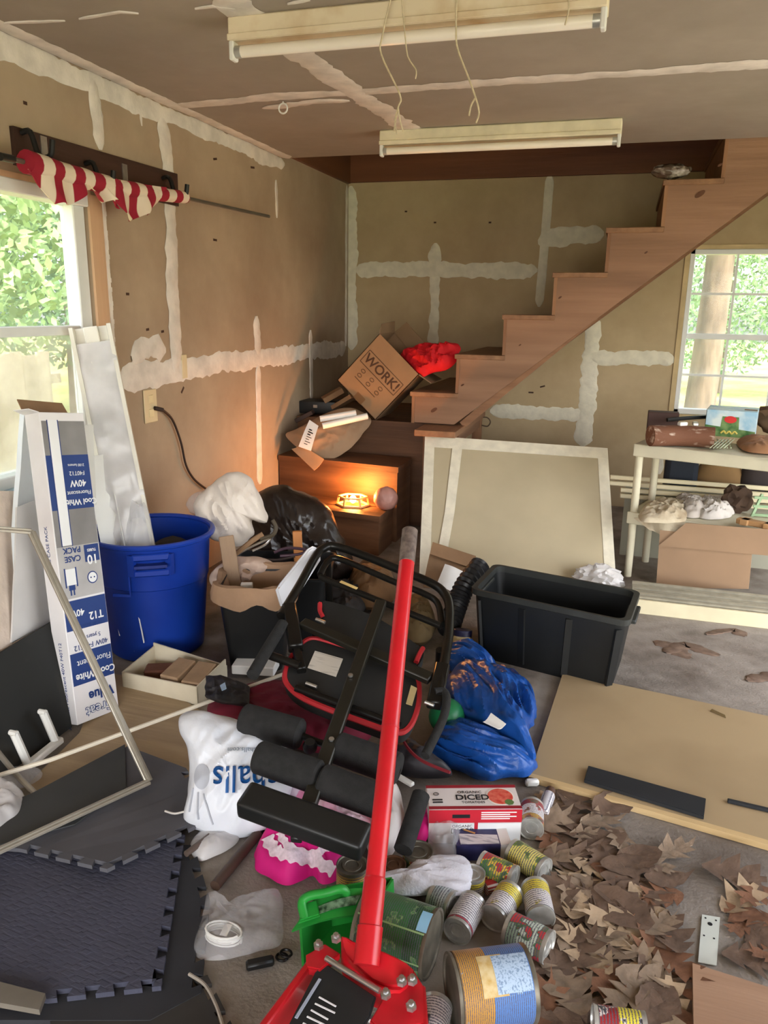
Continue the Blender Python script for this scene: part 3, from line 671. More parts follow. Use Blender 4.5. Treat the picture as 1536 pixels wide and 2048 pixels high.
ct('Cool White', .036, .55, 1344, white_ink); ct('Fluorescent', .032, .55, 1318, white_ink, 0)
ct('40W F40T12', .028, .52, 1288, ink, 0); ct('5 years', .022, .6, 1270, ink, 0); ct('2100 lumens', .022, .55, 1248, ink, 0)
ct('T12', .040, .72, 1228, white_ink); ct('40W', .034, .27, 1226, white_ink)
ct('10', .048, .79, 1117, white_ink); ct('TUBES', .014, .79, 1099, white_ink)
ct('CASE', .030, .34, 1117, ink); ct('PACK', .030, .34, 1100, ink)
ct('Cool White', .030, .67, 1003, white_ink); ct('Fluorescent', .022, .67, 985, white_ink, 0); ct('40W', .034, .67, 966, white_ink); ct('F40T12', .022, .67, 946, white_ink, 0); ct('2100 lumens', .014, .67, 930, white_ink, 0)
SN = R3 @ V((-1, 0, 0))
for i, (s, py) in enumerate((('Cool White Fluorescent 40W F40T12', 1380), ('10 TUBES CASE PACK', 1110))):
    text(s, .022, mframe(cl(-.0006, bd*.5, vz(py, 0)), R3 @ V((0, 0, -1)), R3 @ V((0, -1, 0))) if False else mframe(cl(-.0006, bd*.5, vz(py, 0)), R3 @ V((0, 0, 1)), R3 @ V((0, 1, 0))), ink, cb)

# ================================================================== PANELS LEANING BY THE WINDOW
def quad_panel(name, label, cat, px, X, th, mt, bend=0):
    Q = [PX(x, y, xx) for (x, y), xx in zip(px, X)]
    return tag(obj(name, (lambda b: (slab(b, *Q, 6, 8, (lambda u, v, p, n: n*(bend*math.sin(u*3.1)+.004*noise.noise(p*6))), th), b)[1])(B()), mt, None, True), label, cat)
quad_panel('foam_board', 'tall pale blue white foam board leaning on the window sill behind the carton', 'board', [(12, 1290), (115, 1235), (78, 835), (44, 825)], [-2.0, -2.04, -2.16, -2.16], .02, mat('pale_foam_board', (222, 228, 232), .7, var=.05))
quad_panel('white_sheet', 'grey white plastic sheet leaning in front of the foam board', 'panel', [(22, 1285), (105, 1240), (82, 995), (33, 1015)], [-1.955, -1.985, -2.05, -2.06], .006, mat('grey_white_sheet', (200, 198, 196), .5, var=.08, sc=4))
quad_panel('white_sheet', 'narrow white panel standing between the carton and the barrel', 'panel', [(176, 1010), (190, 1010), (183, 850), (164, 850)], [-2.02, -2.03, -2.1, -2.1], .012, whitepl)
quad_panel('insulation_batt', 'pinkish white insulation panel at the window corner', 'panel', [(-60, 1325), (12, 1292), (24, 985), (-50, 985)], [-1.96, -1.98, -2.16, -2.16], .05, mat('pinkish_batt', (208, 192, 178), .95, var=.12, sc=8, bump=.6, bsc=25))
bpz = PZ(128, 1466, 0)
tag(obj('rubber_mat', (lambda b: (slab(b, PZ(-60, 1600, .012), PZ(140, 1455, .012), PX(108, 1240, -1.93), PX(-50, 1335, -1.93), 6, 6, None, .018), b)[1])(B()), mat('black_rubber', (34, 35, 34), .8, c2=(78, 74, 66), sc=3, lo=.55, hi=.85), None, False), 'black rubber panel leaning low at the left wall', 'panel')
ub = thing('plastic_bracket', 'white plastic bracket with two upright pegs by the black panel', 'bracket', PZ(90, 1515, .02))
for A_, B_ in (((112, 1485, .03), (86, 1424, .16)), ((56, 1528, .03), (28, 1466, .16))):
    part(ub, 'peg', whitepl, lambda bm: (tube(bm, [PZ(*A_), PZ(*B_)], .014, 8), tube(bm, [PZ(*B_)-V((.016, 0, 0)), PZ(*B_)+V((.012, .0, 0))], .009, 8)))
part(ub, 'base_bar', whitepl, lambda bm: beam(bm, PZ(122, 1478, .03), PZ(55, 1532, .03), .03, .025, bev=.006))
alu = mat('aged_aluminium', (168, 162, 150), .45, metal=.5, var=.12, sc=12)
sf = thing('screen_frame', 'bent aluminium screen frame with its corner on the foam mat', 'frame', PZ(300, 1565, .05))
c1, c2, c3 = PX(63, 1064, -1.80), PZ(298, 1563, .072), PZ(-90, 1742, .078)
c0 = PX(-40, 1056, -1.92)
for a_, b_ in ((c1, c2), (c2, c3), (c0, c1)): part(sf, 'frame_bar', alu, lambda bm: (beam(bm, a_, b_, .026, .010, bev=.002), beam(bm, a_+V((0, 0, .004)), b_+V((0, 0, .004)), .008, .012)), False)
tag(obj('white_rod', (lambda b: (tube(b, [PZ(-20, 1556, .07), PZ(100, 1520, .09), PZ(565, 1349, .16)], .0075, 8), b)[1])(B()), mat('cream_rod', (214, 206, 188), .5), None), 'long thin cream rod lying across the aluminium frame', 'rod')
tag(obj('curved_strip', (lambda b: (tube(b, sm([PZ(-15, 1490, .10), PZ(15, 1528, .07), PZ(45, 1562, .05), PZ(78, 1594, .04)], 4), .009, 8), b)[1])(B()), alu, None), 'short curved grey strip crossing the cream rod end', 'strip')
tag(obj('plastic_bag', (lambda b: (puff(b, [PZ(x, y, .03) for x, y in ((-60, 1600), (-10, 1575), (30, 1580), (52, 1600), (45, 1640), (20, 1662), (-20, 1690), (-70, 1700))], (0, 0, 1), .07, .004, 4, .02, 14), b)[1])(B()), milky_film), 'crumpled milky plastic bag at the edge of the foam mat', 'bag')
tag(obj('plastic_bag', (lambda b: (puff(b, [PZ(x, y, .02) for x, y in ((0, 1555), (40, 1540), (85, 1545), (70, 1565), (30, 1580), (-10, 1585))], (0, 0, 1), .03, .004, 14, .014, 16), b)[1])(B()), clear_film), 'flat clear plastic bag under the curved grey strip', 'bag')

# ================================================================== FLOOR LEFT: PLYWOOD, MATS
ply = wood('worn_plywood', (150, 128, 100), (186, 164, 130), 0, sc=8)
tag(obj('plywood_sheet', (lambda b: (prism(b, [PZ(x, y, .001) for x, y in ((205, 1350), (300, 1360), (400, 1425), (392, 1560), (250, 1600), (105, 1605), (55, 1575), (160, 1470))], (0, 0, .010)), b)[1])(B()), ply, None, False), 'worn pale plywood sheet on the floor beside the carton', 'plywood')
mat_smooth = mat('smooth_foam_mat', (84, 84, 90), .9, var=.1, sc=5)
def dplate():
    m_ = mat('diamond_plate_foam', (66, 68, 84), .75, var=.08, sc=6); t = m_.node_tree; N_ = t.nodes; K_ = t.links
    tc = N_.new('ShaderNodeTexCoord'); hts = []
    for ang in (0, 90):
        mp = N_.new('ShaderNodeMapping'); mp.inputs['Rotation'].default_value = (0, 0, rad(ang+15)); mp.inputs['Scale'].default_value = (28, 60, 1)
        K_.new(tc.outputs['Object'], mp.inputs['Vector']); br = N_.new('ShaderNodeTexBrick'); br.offset = .5; br.inputs['Scale'].default_value = 1
        br.inputs['Mortar Size'].default_value = .22; br.inputs['Mortar Smooth'].default_value = .6; br.inputs['Brick Width'].default_value = 1.0; br.inputs['Row Height'].default_value = .9
        br.inputs['Color1'].default_value = (1, 1, 1, 1); br.inputs['Color2'].default_value = (0, 0, 0, 1); br.inputs['Mortar'].default_value = (0, 0, 0, 1)
        K_.new(mp.outputs[0], br.inputs['Vector']); hts.append(br.outputs['Color'])
    mx = N_.new('ShaderNodeMix'); mx.data_type = 'RGBA'; mx.blend_type = 'LIGHTEN'; mx.inputs[0].default_value = 1; K_.new(hts[0], mx.inputs[6]); K_.new(hts[1], mx.inputs[7])
    bp = N_.new('ShaderNodeBump'); bp.inputs['Strength'].default_value = .35; bp.inputs['Distance'].default_value = .004; K_.new(mx.outputs[2], bp.inputs['Height']); K_.new(bp.outputs[0], N_['Principled BSDF'].inputs['Normal'])
    return m_
mat_dp = dplate()
def jig(pts, toothed, amp=.022, pitch=.058):
    """outline whose marked edges carry interlocking dovetail teeth"""
    out = []; n = len(pts)
    cx = sum(p.x for p in pts)/n; cy = sum(p.y for p in pts)/n
    for i in range(n):
        a, b = pts[i], pts[(i+1) % n]
        out.append(a.copy())
        if i not in toothed: continue
        t = (b-a); ln = t.length; t.normalize(); o = V((t.y, -t.x, 0))
        if o.dot(a-V((cx, cy, a.z))) < 0: o = -o
        k = max(1, int(ln/pitch)); s = ln/k
        for j in range(k):
            m0 = a+(b-a)*((j+.5)/k)
            for du, dv in ((-.17, 0), (-.29, -1), (.29, -1), (.17, 0)): out.append(m0+t*s*du+o*amp*dv*1.0)
    return out
mt1 = [PZ(*p) for p in ((255, 1492, .052), (372, 1536, .052), (420, 1600, .05), (390, 1652, .05), (214, 1738, .06), (40, 1697, .05), (-60, 1690, .05))]
mats = 'foam floor tiles'
def foam_tile(label, pts, teeth, mt, th, drop=None):
    bm = B(); prism(bm, jig(pts, teeth), (0, 0, -th)); return tag(obj('foam_tile', bm, mt, None, False), label, 'mat', mats)
foam_tile('smooth dark grey interlocking foam tile lying on top under the frame corner', mt1, {1, 3, 4}, mat_smooth, .012)
sheet = [PZ(*p) for p in ((250, 1490, .055), (252, 1575, .055), (150, 1650, .057), (0, 1690, .056), (-80, 1700, .056), (-80, 1640, .056), (60, 1590, .056))]
tag(obj('rubber_sheet', (lambda b: (prism(b, sheet, (0, 0, .003)), b)[1])(B()), mat('thin_black_rubber', (60, 62, 63), .7, var=.08), None, False), 'thin black rubber sheet lying on the smooth foam tile', 'sheet')
mt2 = [PZ(*p) for p in ((370, 1670, .028), (322, 1972, .028), (95, 1998, .028), (-60, 1978, .028), (-160, 1900, .028), (-100, 1650, .028), (160, 1600, .028))]
foam_tile('large dark blue grey diamond plate foam tile', mt2, {0, 1}, mat_dp, .013)
mt3 = [PZ(*p) for p in ((388, 1690, .014), (420, 1800, .014), (402, 1985, .014), (300, 2040, .014), (-60, 2040, .014), (-160, 1900, .014), (120, 1680, .014))]
foam_tile('dark foam tile with a toothed edge showing from under the diamond plate tile', mt3, {0, 1}, mat('dark_foam_mat', (46, 47, 52), .9, var=.12), .012)
mt4 = [PZ(*p) for p in ((330, 1975, .012), (415, 1950, .012), (470, 2060, .012), (440, 2250, .012), (120, 2250, .012), (100, 2040, .012))]
tag(obj('foam_tile', (lambda b: (prism(b, jig([q+V((0, 0, .0)) for q in mt4], {0, 1}), (0, 0, -.011)), b)[1])(B()), mat('worn_dark_foam', (56, 54, 52), .95, var=.2), None, False), 'worn dark foam tile with ragged teeth beside the red jack', 'mat', mats)
tag(obj('board_scrap', (lambda b: (prism(b, [PZ(*p) for p in ((-20, 1968, .030), (92, 1997, .030), (80, 2030, .030), (-20, 2012, .030))], (0, 0, .014)), b)[1])(B()), mat('grey_board', (112, 106, 96), .8, sc=6), None, False), 'grey board scrap at the near edge of the diamond plate tile', 'board')
tag(obj('wire_scrap', (lambda b: (tube(b, sm([PZ(378, 1948, .03), PZ(410, 1970, .03), (PZ(432, 2010, .028)), PZ(446, 2052, .025)], 5), .004, 6), b)[1])(B()), mat('grey_wire', (158, 150, 140), .5), None), 'curved grey wire lying on the worn foam tile', 'wire')
tag(obj('wire_scrap', (lambda b: (tube(b, sm([PZ(330, 1622, .062), PZ(350, 1627, .065), (PZ(372, 1622, .07))], 5), .003, 6), b)[1])(B()), mat('white_wire', (200, 196, 190), .5), None), 'short white wire poking from the white shopping bag', 'wire')

# ================================================================== TRAY, BLACK BIN, BAGS IN THE CORNER
tr = thing('white_trough', 'dirty white plastic trough with brown blocks in it before the blue barrel', 'trough', (-1.65, 2.5, 0))
q0, q1 = PZ(246, 1378, 0), PZ(396, 1414, 0); ux = (q1-q0).normalized(); uy = V((-ux.y, ux.x, 0)); LW = (q1-q0).length
dirtyw = mat('dirty_white_plastic', (214, 204, 180), .5, var=.1, sc=6)
part(tr, 'front_wall', dirtyw, lambda bm: prism(bm, [q0, q1, q1+V((0, 0, .085)), q0+V((0, 0, .075))], uy*.006), False)
part(tr, 'bottom', dirtyw, lambda bm: prism(bm, [q0, q1, q1+uy*.20, q0+uy*.20], (0, 0, .006)), False)
part(tr, 'back_wall', dirtyw, lambda bm: prism(bm, [q0+uy*.20, q1+uy*.20, q1+uy*.20+V((0, 0, .085)), q0+uy*.20+V((0, 0, .12))], uy*.006), False)
for q, hh in ((q0, .075), (q1-ux*.006, .085)): part(tr, 'end_wall', dirtyw, lambda bm: prism(bm, [q, q+uy*.2, q+uy*.2+V((0, 0, hh+.03)), q+V((0, 0, hh))], ux*.006), False)
for k, (u, l, wd, lab) in enumerate(((.21, .085, .13, 'small worn tan block in the white trough, next to its middle'), (.31, .085, .14, 'small worn tan block in the white trough, at its end by the black bin'))):
    R_ = Matrix.Rotation(math.atan2(ux.y, ux.x)+.1*k, 3, 'Z')
    tag(obj('tan_block', (lambda b: (box(b, q0+ux*u+uy*.09+V((0, 0, .075)), (l, wd, .05), R_ @ Matrix.Rotation(.18, 3, 'X'), .005), b)[1])(B()), mat('worn_tan', (160, 132, 104), .9, sc=12), None, False), lab, 'block', 'blocks in the trough')
tag(obj('brick_scrap', (lambda b: (box(b, q0+ux*.10+uy*.12+V((0, 0, .04)), (.13, .08, .05), Matrix.Rotation(.4, 3, 'Z'), .006), b)[1])(B()), mat('red_brown_brick', (110, 70, 54), .95, bump=.4), None, False), 'reddish brown brick piece lying in the white trough', 'brick')

bb = V((-1.42, 2.83, 0))
bn = thing('black_bin', 'square black plastic bin lined with a folded brown paper bag', 'bin', bb)
def sqtaper(bm, c, w0, w1, z0, z1, th=.006, rz=.3, d=1):
    Rz = Matrix.Rotation(rz, 3, 'Z'); V4 = []
    def ring(wd, z, n=6, r=.03):
        out = []
        for k in range(4):
            a0 = k*math.pi/2; cx = (wd/2-r)*(1 if k in (0, 3) else -1); cy = (wd*d/2-r)*(1 if k in (0, 1) else -1)
            for j in range(n): a = a0+j*math.pi/2/(n-1); out.append(bm.verts.new(V(c)+Rz @ V((cx+r*math.cos(a), cy+r*math.sin(a), z))))
        return out
    rs = [ring(w0, z0), ring(w1, z1), ring(w1+.02, z1+.0), ring(w1+.02, z1+.012), ring(w1-.004, z1+.012), ring(w0-.01, z0+.01)]
    for A_, B_ in zip(rs, rs[1:]):
        k = len(A_)
        for j in range(k): bm.faces.new((A_[j], A_[(j+1) % k], B_[(j+1) % k], B_[j]))
    bm.faces.new(rs[0][::-1]); bm.faces.new(rs[-1])
part(bn, 'body', blackpl, lambda bm: sqtaper(bm, bb, .22, .29, 0, .36))
pbag = mat('paper_bag', (150, 120, 94), .85, var=.14, sc=7, bump=.3, bsc=18)
pg = thing('paper_bag', 'torn brown paper bag folded over the rim of the black bin', 'bag', bb+V((0, 0, .3)))
def skirt(bm):
    n = 48; Rz = Matrix.Rotation(.3, 3, 'Z'); rows = []
    for k, (rr, z) in enumerate(((.10, .10), (.128, .31), (.150, .392), (.170, .395), (.180, .345), (.178, .315))):
        row = []
        for j in range(n):
            a = 2*math.pi*j/n; c_, s_ = math.cos(a), math.sin(a); e = (abs(c_)**5+abs(s_)**5)**(-.2)
            nz = noise.noise(V((c_*2.2, s_*2.2, k*.35))); row.append(bm.verts.new(bb+Rz @ V((c_*e*(rr+.006*nz*k/3), s_*e*(rr+.006*nz*k/3), z+((.045 if k > 3 else .02)*nz if k > 1 else 0)))))
        rows.append(row)
    for A_, B_ in zip(rows, rows[1:]):
        for j in range(n): bm.faces.new((A_[j], A_[(j+1) % n], B_[(j+1) % n], B_[j]))
part(pg, 'bag_wall', pbag, skirt)
tag(obj('wooden_lath', (lambda b: (beam(b, bb+V((-.06, -.03, .05)), PP(452, 1072, (-1.5, 2.95, .6), (.4, -.9, 0)), .065, .018, (.4, -.9, .2), .003), b)[1])(B()), wood('grey_lath', (134, 108, 84), (158, 132, 104), 2, sc=12), None, False), 'weathered grey wooden lath standing in the paper bag', 'lath')
tag(obj('white_box_scrap', (lambda b: (box(b, bb+V((-.02, -.06, .36)), (.05, .03, .03), Matrix.Rotation(.4, 3, 'Z'), .003), b)[1])(B()), whitepl, None, False), 'small shiny white piece inside the paper bag', 'scrap')
PFn = V((.42, -.86, .3))
def facing(px, pt, nrm=PFn): return [PP(x, y, pt, nrm) for x, y in px]
tag(obj('pale_sheet', (lambda b: (puff(b, facing([(425, 1140), (455, 1120), (500, 1112), (540, 1120), (556, 1140), (520, 1150), (490, 1175), (440, 1180), (420, 1165)], (-1.50, 3.02, .40)), PFn, .05, .03, 6, .03, 10), b)[1])(B()), mat('pale_pink_sheet', (196, 172, 156), .6, var=.08)), 'crumpled pale pink plastic sheet behind the black bin', 'plastic sheet')
tag(obj('dark_crate', (lambda b: (sqtaper(b, (-1.50, 3.22, 0), .44, .50, 0, .30, rz=.25, d=.8), b)[1])(B()), blackpl), 'black crate hidden behind the small bin, heaped with bags', 'crate')
tag(obj('white_plastic_bag', (lambda b: (puff(b, facing([(388, 1005), (425, 965), (460, 944), (492, 950), (512, 975), (537, 1040), (522, 1046), (502, 1040), (508, 1068), (478, 1092), (450, 1085), (418, 1078), (396, 1045)], (-1.70, 3.20, .6)), PFn, .075, .06, 9, .026, 16, fold=(.3, .1, -.9), ff=4), b)[1])(B()), mat('white_poly_bag', (216, 206, 196), .45, var=.06, sc=5, bump=.4, bsc=22)), 'stuffed white plastic bag heaped beside the blue barrel', 'bag')
tag(obj('clear_plastic_bag', (lambda b: (puff(b, facing([(372, 1005), (400, 982), (430, 985), (440, 1020), (420, 1050), (385, 1030)], (-1.72, 3.26, .6)), PFn, .03, .05, 19, .02, 18), b)[1])(B()), clear_film), 'clear plastic wrap behind the stuffed white bag', 'plastic wrap')
gb = mat('black_garbage_bag', (38, 30, 26), .28, var=.3, sc=5, bump=.5, bsc=14)
tag(obj('garbage_bag', (lambda b: (puff(b, facing([(505, 1000), (545, 972), (590, 978), (640, 1000), (662, 1025), (690, 1085), (705, 1150), (630, 1195), (540, 1190), (500, 1090)], (-1.62, 3.75, .33)), PFn, .16, .12, 12, .05, 11, fold=(.6, -.2, -.7), ff=4), b)[1])(B()), gb), 'shiny black garbage bag slumped against the lowest step', 'garbage bag')
tag(obj('orange_stake', (lambda b: (beam(b, V((-1.42, 3.28, .26)), PP(594, 1062, (-1.45, 3.3, .5), PFn), .045, .03, (.4, -.9, .2), .003), b)[1])(B()), wood('orange_pine', (168, 104, 54), (198, 134, 78), 2, sc=12), None, False), 'short orange pine stake standing in the black crate', 'stake')
wr = mat('chrome', (206, 204, 200), .2, metal=.9)
for i, (pts, lab, mt_, r_) in enumerate((([(470, 1112), (500, 1095), (538, 1078), (530, 1090), (505, 1102)], 'bent chrome wire tool lying on the black crate', wr, .006), ([(460, 1118), (500, 1085), (526, 1068)], 'tan wooden handle lying on the black crate', kraft2, .012),
     ([(548, 1105), (575, 1096), (612, 1100), (600, 1108), (560, 1112)], 'dark purple cable looped round the orange stake', mat('purple_cable', (62, 40, 52), .5), .007), ([(520, 1118), (555, 1120), (590, 1112)], 'black cable end on the black crate', cm, .007), ([(545, 1040), (552, 1055), (545, 1070), (520, 1078)], 'dull bronze strap curling out of the garbage bag', mat('bronze_strap', (66, 56, 40), .6), .01))):
    tag(obj(('wire_tool', 'wooden_dowel', 'cable', 'cable', 'strap')[i], (lambda b: (tube(b, sm([PP(x, y, (-1.45, 3.10, .44), PFn) for x, y in pts], 5), r_, 8), b)[1])(B()), mt_), lab, ('tool', 'handle', 'cable', 'cable', 'strap')[i])
# white lid
def rounded(px, pt, n, th, mt, name, label, cat, bev=.01, k=3):
    b = B(); P = facing(px, pt, n); prism(b, P, -V(n).normalized()*th, bev); return tag(obj(name, b, mt, None, True), label, cat)
rounded([(552, 1180), (560, 1168), (616, 1098), (626, 1092), (640, 1098), (642, 1120), (588, 1205), (575, 1216), (562, 1212)], (-1.22, 2.75, .45), (.55, -.75, .35), .03, mat('white_lid', (214, 216, 222), .35, var=.04), 'cooler_lid', 'white plastic cooler lid wedged against the exercise bench', 'lid', .008)
tag(obj('white_book', (lambda b: (box(b, PZ(500, 1332, .06)+V((0, .06, -.02)), (.18, .13, .04), Matrix.Rotation(.2, 3, 'Z'), .004), b)[1])(B()), paper, None, False), 'small white block beside the black bin under the bench handle', 'block')

# ================================================================== STEPS: LAMP, MOVING BOX, PAPERS
lz = .262
lt = thing('wooden_lamp', 'lit hexagonal wooden lamp lying on the lowest step', 'lamp', V((-1.66, 4.63, lz)))
lc = PZ(706, 1002, lz+.03); pale = mat('pale_lamp_wood', (214, 176, 120), .6)
hexp = [lc+V((.105*math.cos(a+.2), .085*math.sin(a+.2), 0)) for a in [i*math.pi/3 for i in range(6)]]
for i in range(6):
    a_, b_ = hexp[i], hexp[(i+1) % 6]
    part(lt, 'side_slat', pale, lambda bm: beam(bm, a_+V((0, 0, -.022)), b_+V((0, 0, -.022)), .014, .012, Zv, .001), False)
    part(lt, 'side_slat', pale, lambda bm: beam(bm, a_*.9+lc*.1+V((0, 0, .03)), b_*.9+lc*.1+V((0, 0, .03)), .012, .010, Zv, .001), False)
    part(lt, 'corner_post', pale, lambda bm: beam(bm, a_+V((0, 0, -.024)), a_*.9+lc*.1+V((0, 0, .03)), .012, .012), False)
part(lt, 'bulb', mat('glowing_bulb', (255, 190, 90), .3, emit=(255, 186, 90), es=32), lambda bm: blob(bm, lc+V((0, 0, .012)), (.022, .022, .026), 1, 0, 1, 3))
pl = bpy.data.lights.new('bulb_light', 'POINT'); pl.energy = 13; pl.color = (1, .38, .09); pl.shadow_soft_size = .03
po = bpy.data.objects.new('bulb_light', pl); C.objects.link(po); po.location = lc+V((0, .0, .055))
tag(obj('salt_rock', (lambda b: (blob(b, PZ(769, 1020, lz)+V((0, .02, .072)), (.078, .07, .075), 4, .12, 1.6), b)[1])(B()), mat('pink_salt', (176, 128, 116), .45, var=.15, sc=14, bump=.4, bsc=30)), 'rough pink salt rock beside the lit wooden lamp', 'rock')

wy = 5.10
T_, Rr, B_, L_ = PY(758, 667, wy), PY(841, 752, wy), PY(747, 838, wy), PY(675, 760, wy)
e1 = ((Rr-T_)+(B_-L_))/2; e2 = ((L_-T_)+(B_-Rr))/2; cc = (T_+Rr+B_+L_)/4
e2 = e2-e1.normalized()*e2.dot(e1.normalized())
wT, wR, wB, wL = cc-e1/2-e2/2, cc+e1/2-e2/2, cc+e1/2+e2/2, cc-e1/2+e2/2
wb = thing('moving_box', 'tilted brown cardboard moving box spilling red cloth onto the stairs', 'box', wB)
dp = V((0, .36, 0)); x1, x2 = e1.normalized(), e2.normalized()
carton = mat('moving_box_card', (138, 110, 82), .85, var=.08, sc=4)
# open side faces up right (edge T-R)
part(wb, 'front_panel', carton, lambda bm: prism(bm, [wT, wR, wB, wL], (0, .005, 0)), False)
part(wb, 'back_panel', carton, lambda bm: prism(bm, [q+dp for q in (wT, wR, wB, wL)], (0, .005, 0)), False)
part(wb, 'side_panel', carton, lambda bm: prism(bm, [wT, wL, wL+dp, wT+dp], x1*.005), False)
part(wb, 'side_panel', carton, lambda bm: prism(bm, [wL, wB, wB+dp, wL+dp], x2*-.005), False)
part(wb, 'bottom_panel', carton, lambda bm: prism(bm, [wB, wR, wR+dp, wB+dp], x1*-.005), False)
part(wb, 'flap', carton, lambda bm: slab(bm, wT+dp, wR+dp, wR+dp*.9-x2*.13+x1*.05, wT+dp*.9-x2*.12+x1*.02, 6, 4, lambda u, v, p, n: n*.02*math.sin(u*3), .005))
part(wb, 'flap', carton, lambda bm: slab(bm, wT, wT+dp, wT+dp*.95-x2*.06-x1*.05, wT+dp*.1-x2*.05-x1*.04, 4, 4, None, .005))
part(wb, 'flap', carton, lambda bm: slab(bm, wR, wR+dp*.8, wR+dp*.8+x1*.10-x2*.03, wR+x1*.10-x2*.02, 4, 4, None, .005))
part(wb, 'packing_tape', mat('brown_tape', (120, 84, 52), .3), lambda bm: (prism(bm, [wL+e1*.42+x2*.0005-e2*.12, wL+e1*.62-e2*.12, wL+e1*.62, wL+e1*.42], (0, -.0008, 0))), False)
bi = mat('box_ink', (66, 46, 32), .8)
Mt = mframe(cc-e2*.10+V((0, -.0012, 0)), x1, -x2)
text('WORK!', .092, Mt, bi, wb, wt=.02, sx=1.0)
def bl(u0, v0, u1, v1, wd=.004): part(wb, 'print_line', bi, lambda bm: beam(bm, Mt @ V((u0, v0, 0)), Mt @ V((u1, v1, 0)), wd, .0012, (0, -1, 0)) if abs(u1-u0) > abs(v1-v0) else beam(bm, Mt @ V((u0, v0, 0)), Mt @ V((u1, v1, 0)), .0012, wd, (1, 0, 1)), False)
for q in ((-.165, .052, .165, .052), (-.165, -.05, .165, -.05), (-.165, -.05, -.165, .052), (.165, -.05, .165, .052), (-.12, -.155, .08, -.155)): bl(*q)
for k in range(3):
    for j in range(2):
        part(wb, 'print_icon', bi, lambda bm: tube(bm, [Mt @ V((-.10+k*.085+.016*math.cos(a), -.085-j*.04+.012*math.sin(a), 0)) for a in [i*math.pi/5 for i in range(10)]], .0018, 5, True))
redc = mat('red_cloth', (196, 12, 26), .8, var=.15, sc=8)
rn = V((-.2, -.8, .55))
tag(obj('red_cloth', (lambda b: (puff(b, facing([(800, 712), (820, 700), (850, 690), (885, 690), (918, 690), (914, 720), (895, 738), (868, 744), (842, 752), (822, 735)], (-1.25, 5.16, 1.16), rn), rn, .07, .05, 21, .045, 13), b)[1])(B()), redc), 'rumpled red cloth hanging out of the moving box onto the first steps', 'cloth')

kb = thing('paper_sack', 'flattened brown paper sack with a printed tag sliding off the top step', 'sack', PZ(640, 900, .52))
kn = V((.25, -.75, .6))
part(kb, 'sack_body', kraft, lambda bm: puff(bm, facing([(571, 868), (592, 858), (650, 828), (700, 815), (742, 838), (725, 868), (690, 905), (655, 918), (612, 905), (585, 886)], (-1.78, 5.0, .64), kn), kn, .035, .03, 31, .02, 8))
part(kb, 'folded_mouth', kraft, lambda bm: slab(bm, *facing([(583, 898), (600, 888), (648, 918), (628, 941)], (-1.80, 4.84, .56), kn), 8, 4, lambda u, v, p, n: n*.02*math.sin(u*3), .006))
tg = part(kb, 'tag', paper, lambda bm: slab(bm, *facing([(597, 893), (622, 902), (637, 852), (619, 840)], (-1.80, 4.86, .63), kn), 4, 6, lambda u, v, p, n: n*.01*math.sin(v*3), .003), True, 'white printed tag with bar code')
tf = facing([(601, 890), (621, 897), (633, 855), (618, 847)], (-1.80, 4.845, .637), kn)
for i in range(7):
    part(kb, 'bar_mark', black_ink, lambda bm: beam(bm, tf[0].lerp(tf[3], .12+.11*i).lerp(tf[1].lerp(tf[2], .12+.11*i), .25), tf[0].lerp(tf[3], .12+.11*i).lerp(tf[1].lerp(tf[2], .12+.11*i), .8 if i % 2 else .6), .008 if i > 3 else .004, .002, kn), False)
for i, (a_, b_, lab) in enumerate((((640, 838), (712, 826), 'rolled white paper tube on the top step, ending beside the tag'), ((645, 852), (735, 832), 'rolled white paper tube on the top step, lower one under the moving box corner'))):
    tag(obj('paper_roll', (lambda b: (tube(b, facing([a_, b_], (-1.75, 5.0, .80), kn), .022, 12), b)[1])(B()), paper), lab, 'paper roll', 'rolled papers on the steps')
tbx = thing('black_case', 'black tool case lying in the stair corner behind the papers', 'case', PZ(640, 815, .75))
tc_ = PY(636, 812, 5.35)
part(tbx, 'shell', blackpl, lambda bm: box(bm, tc_, (.34, .2, .09), Matrix.Rotation(.1, 3, 'Z'), .012, 2))
part(tbx, 'latch', steel, lambda bm: box(bm, tc_+V((.02, -.10, .01)), (.03, .012, .02)), False)
for i, (c_, s_, rz, lab) in enumerate(((PY(665, 790, 5.33), (.16, .12, .04), .5, 'torn kraft carton flap on the black case, nearer the wall'), (PY(690, 803, 5.25), (.2, .1, .03), -.3, 'torn kraft carton flap wedged under the moving box'), (PY(610, 832, 5.2), (.14, .1, .03), .2, 'small dark card folder before the black case'))):
    tag(obj('carton_flap', (lambda b: (box(b, c_, s_, Matrix.Rotation(rz, 3, 'Z') @ Matrix.Rotation(-.5, 3, 'Y'), .002), b)[1])(B()), (kraft2, kraft2, darkboard)[i], None, False), lab, 'cardboard')
sw = PY(1345, 345, 5.3)
tag(obj('plastic_wrap', (lambda b: (blob(b, PY(1342, 343, 5.12), (.10, .06, .04), 3, .35, 2.4), b)[1])(B()), mat('dark_shiny_wrap', (92, 78, 68), .2, c2=(200, 190, 180), sc=14, lo=.5, hi=.7)), 'crumpled shiny wrap lying on an upper stair tread', 'plastic wrap')

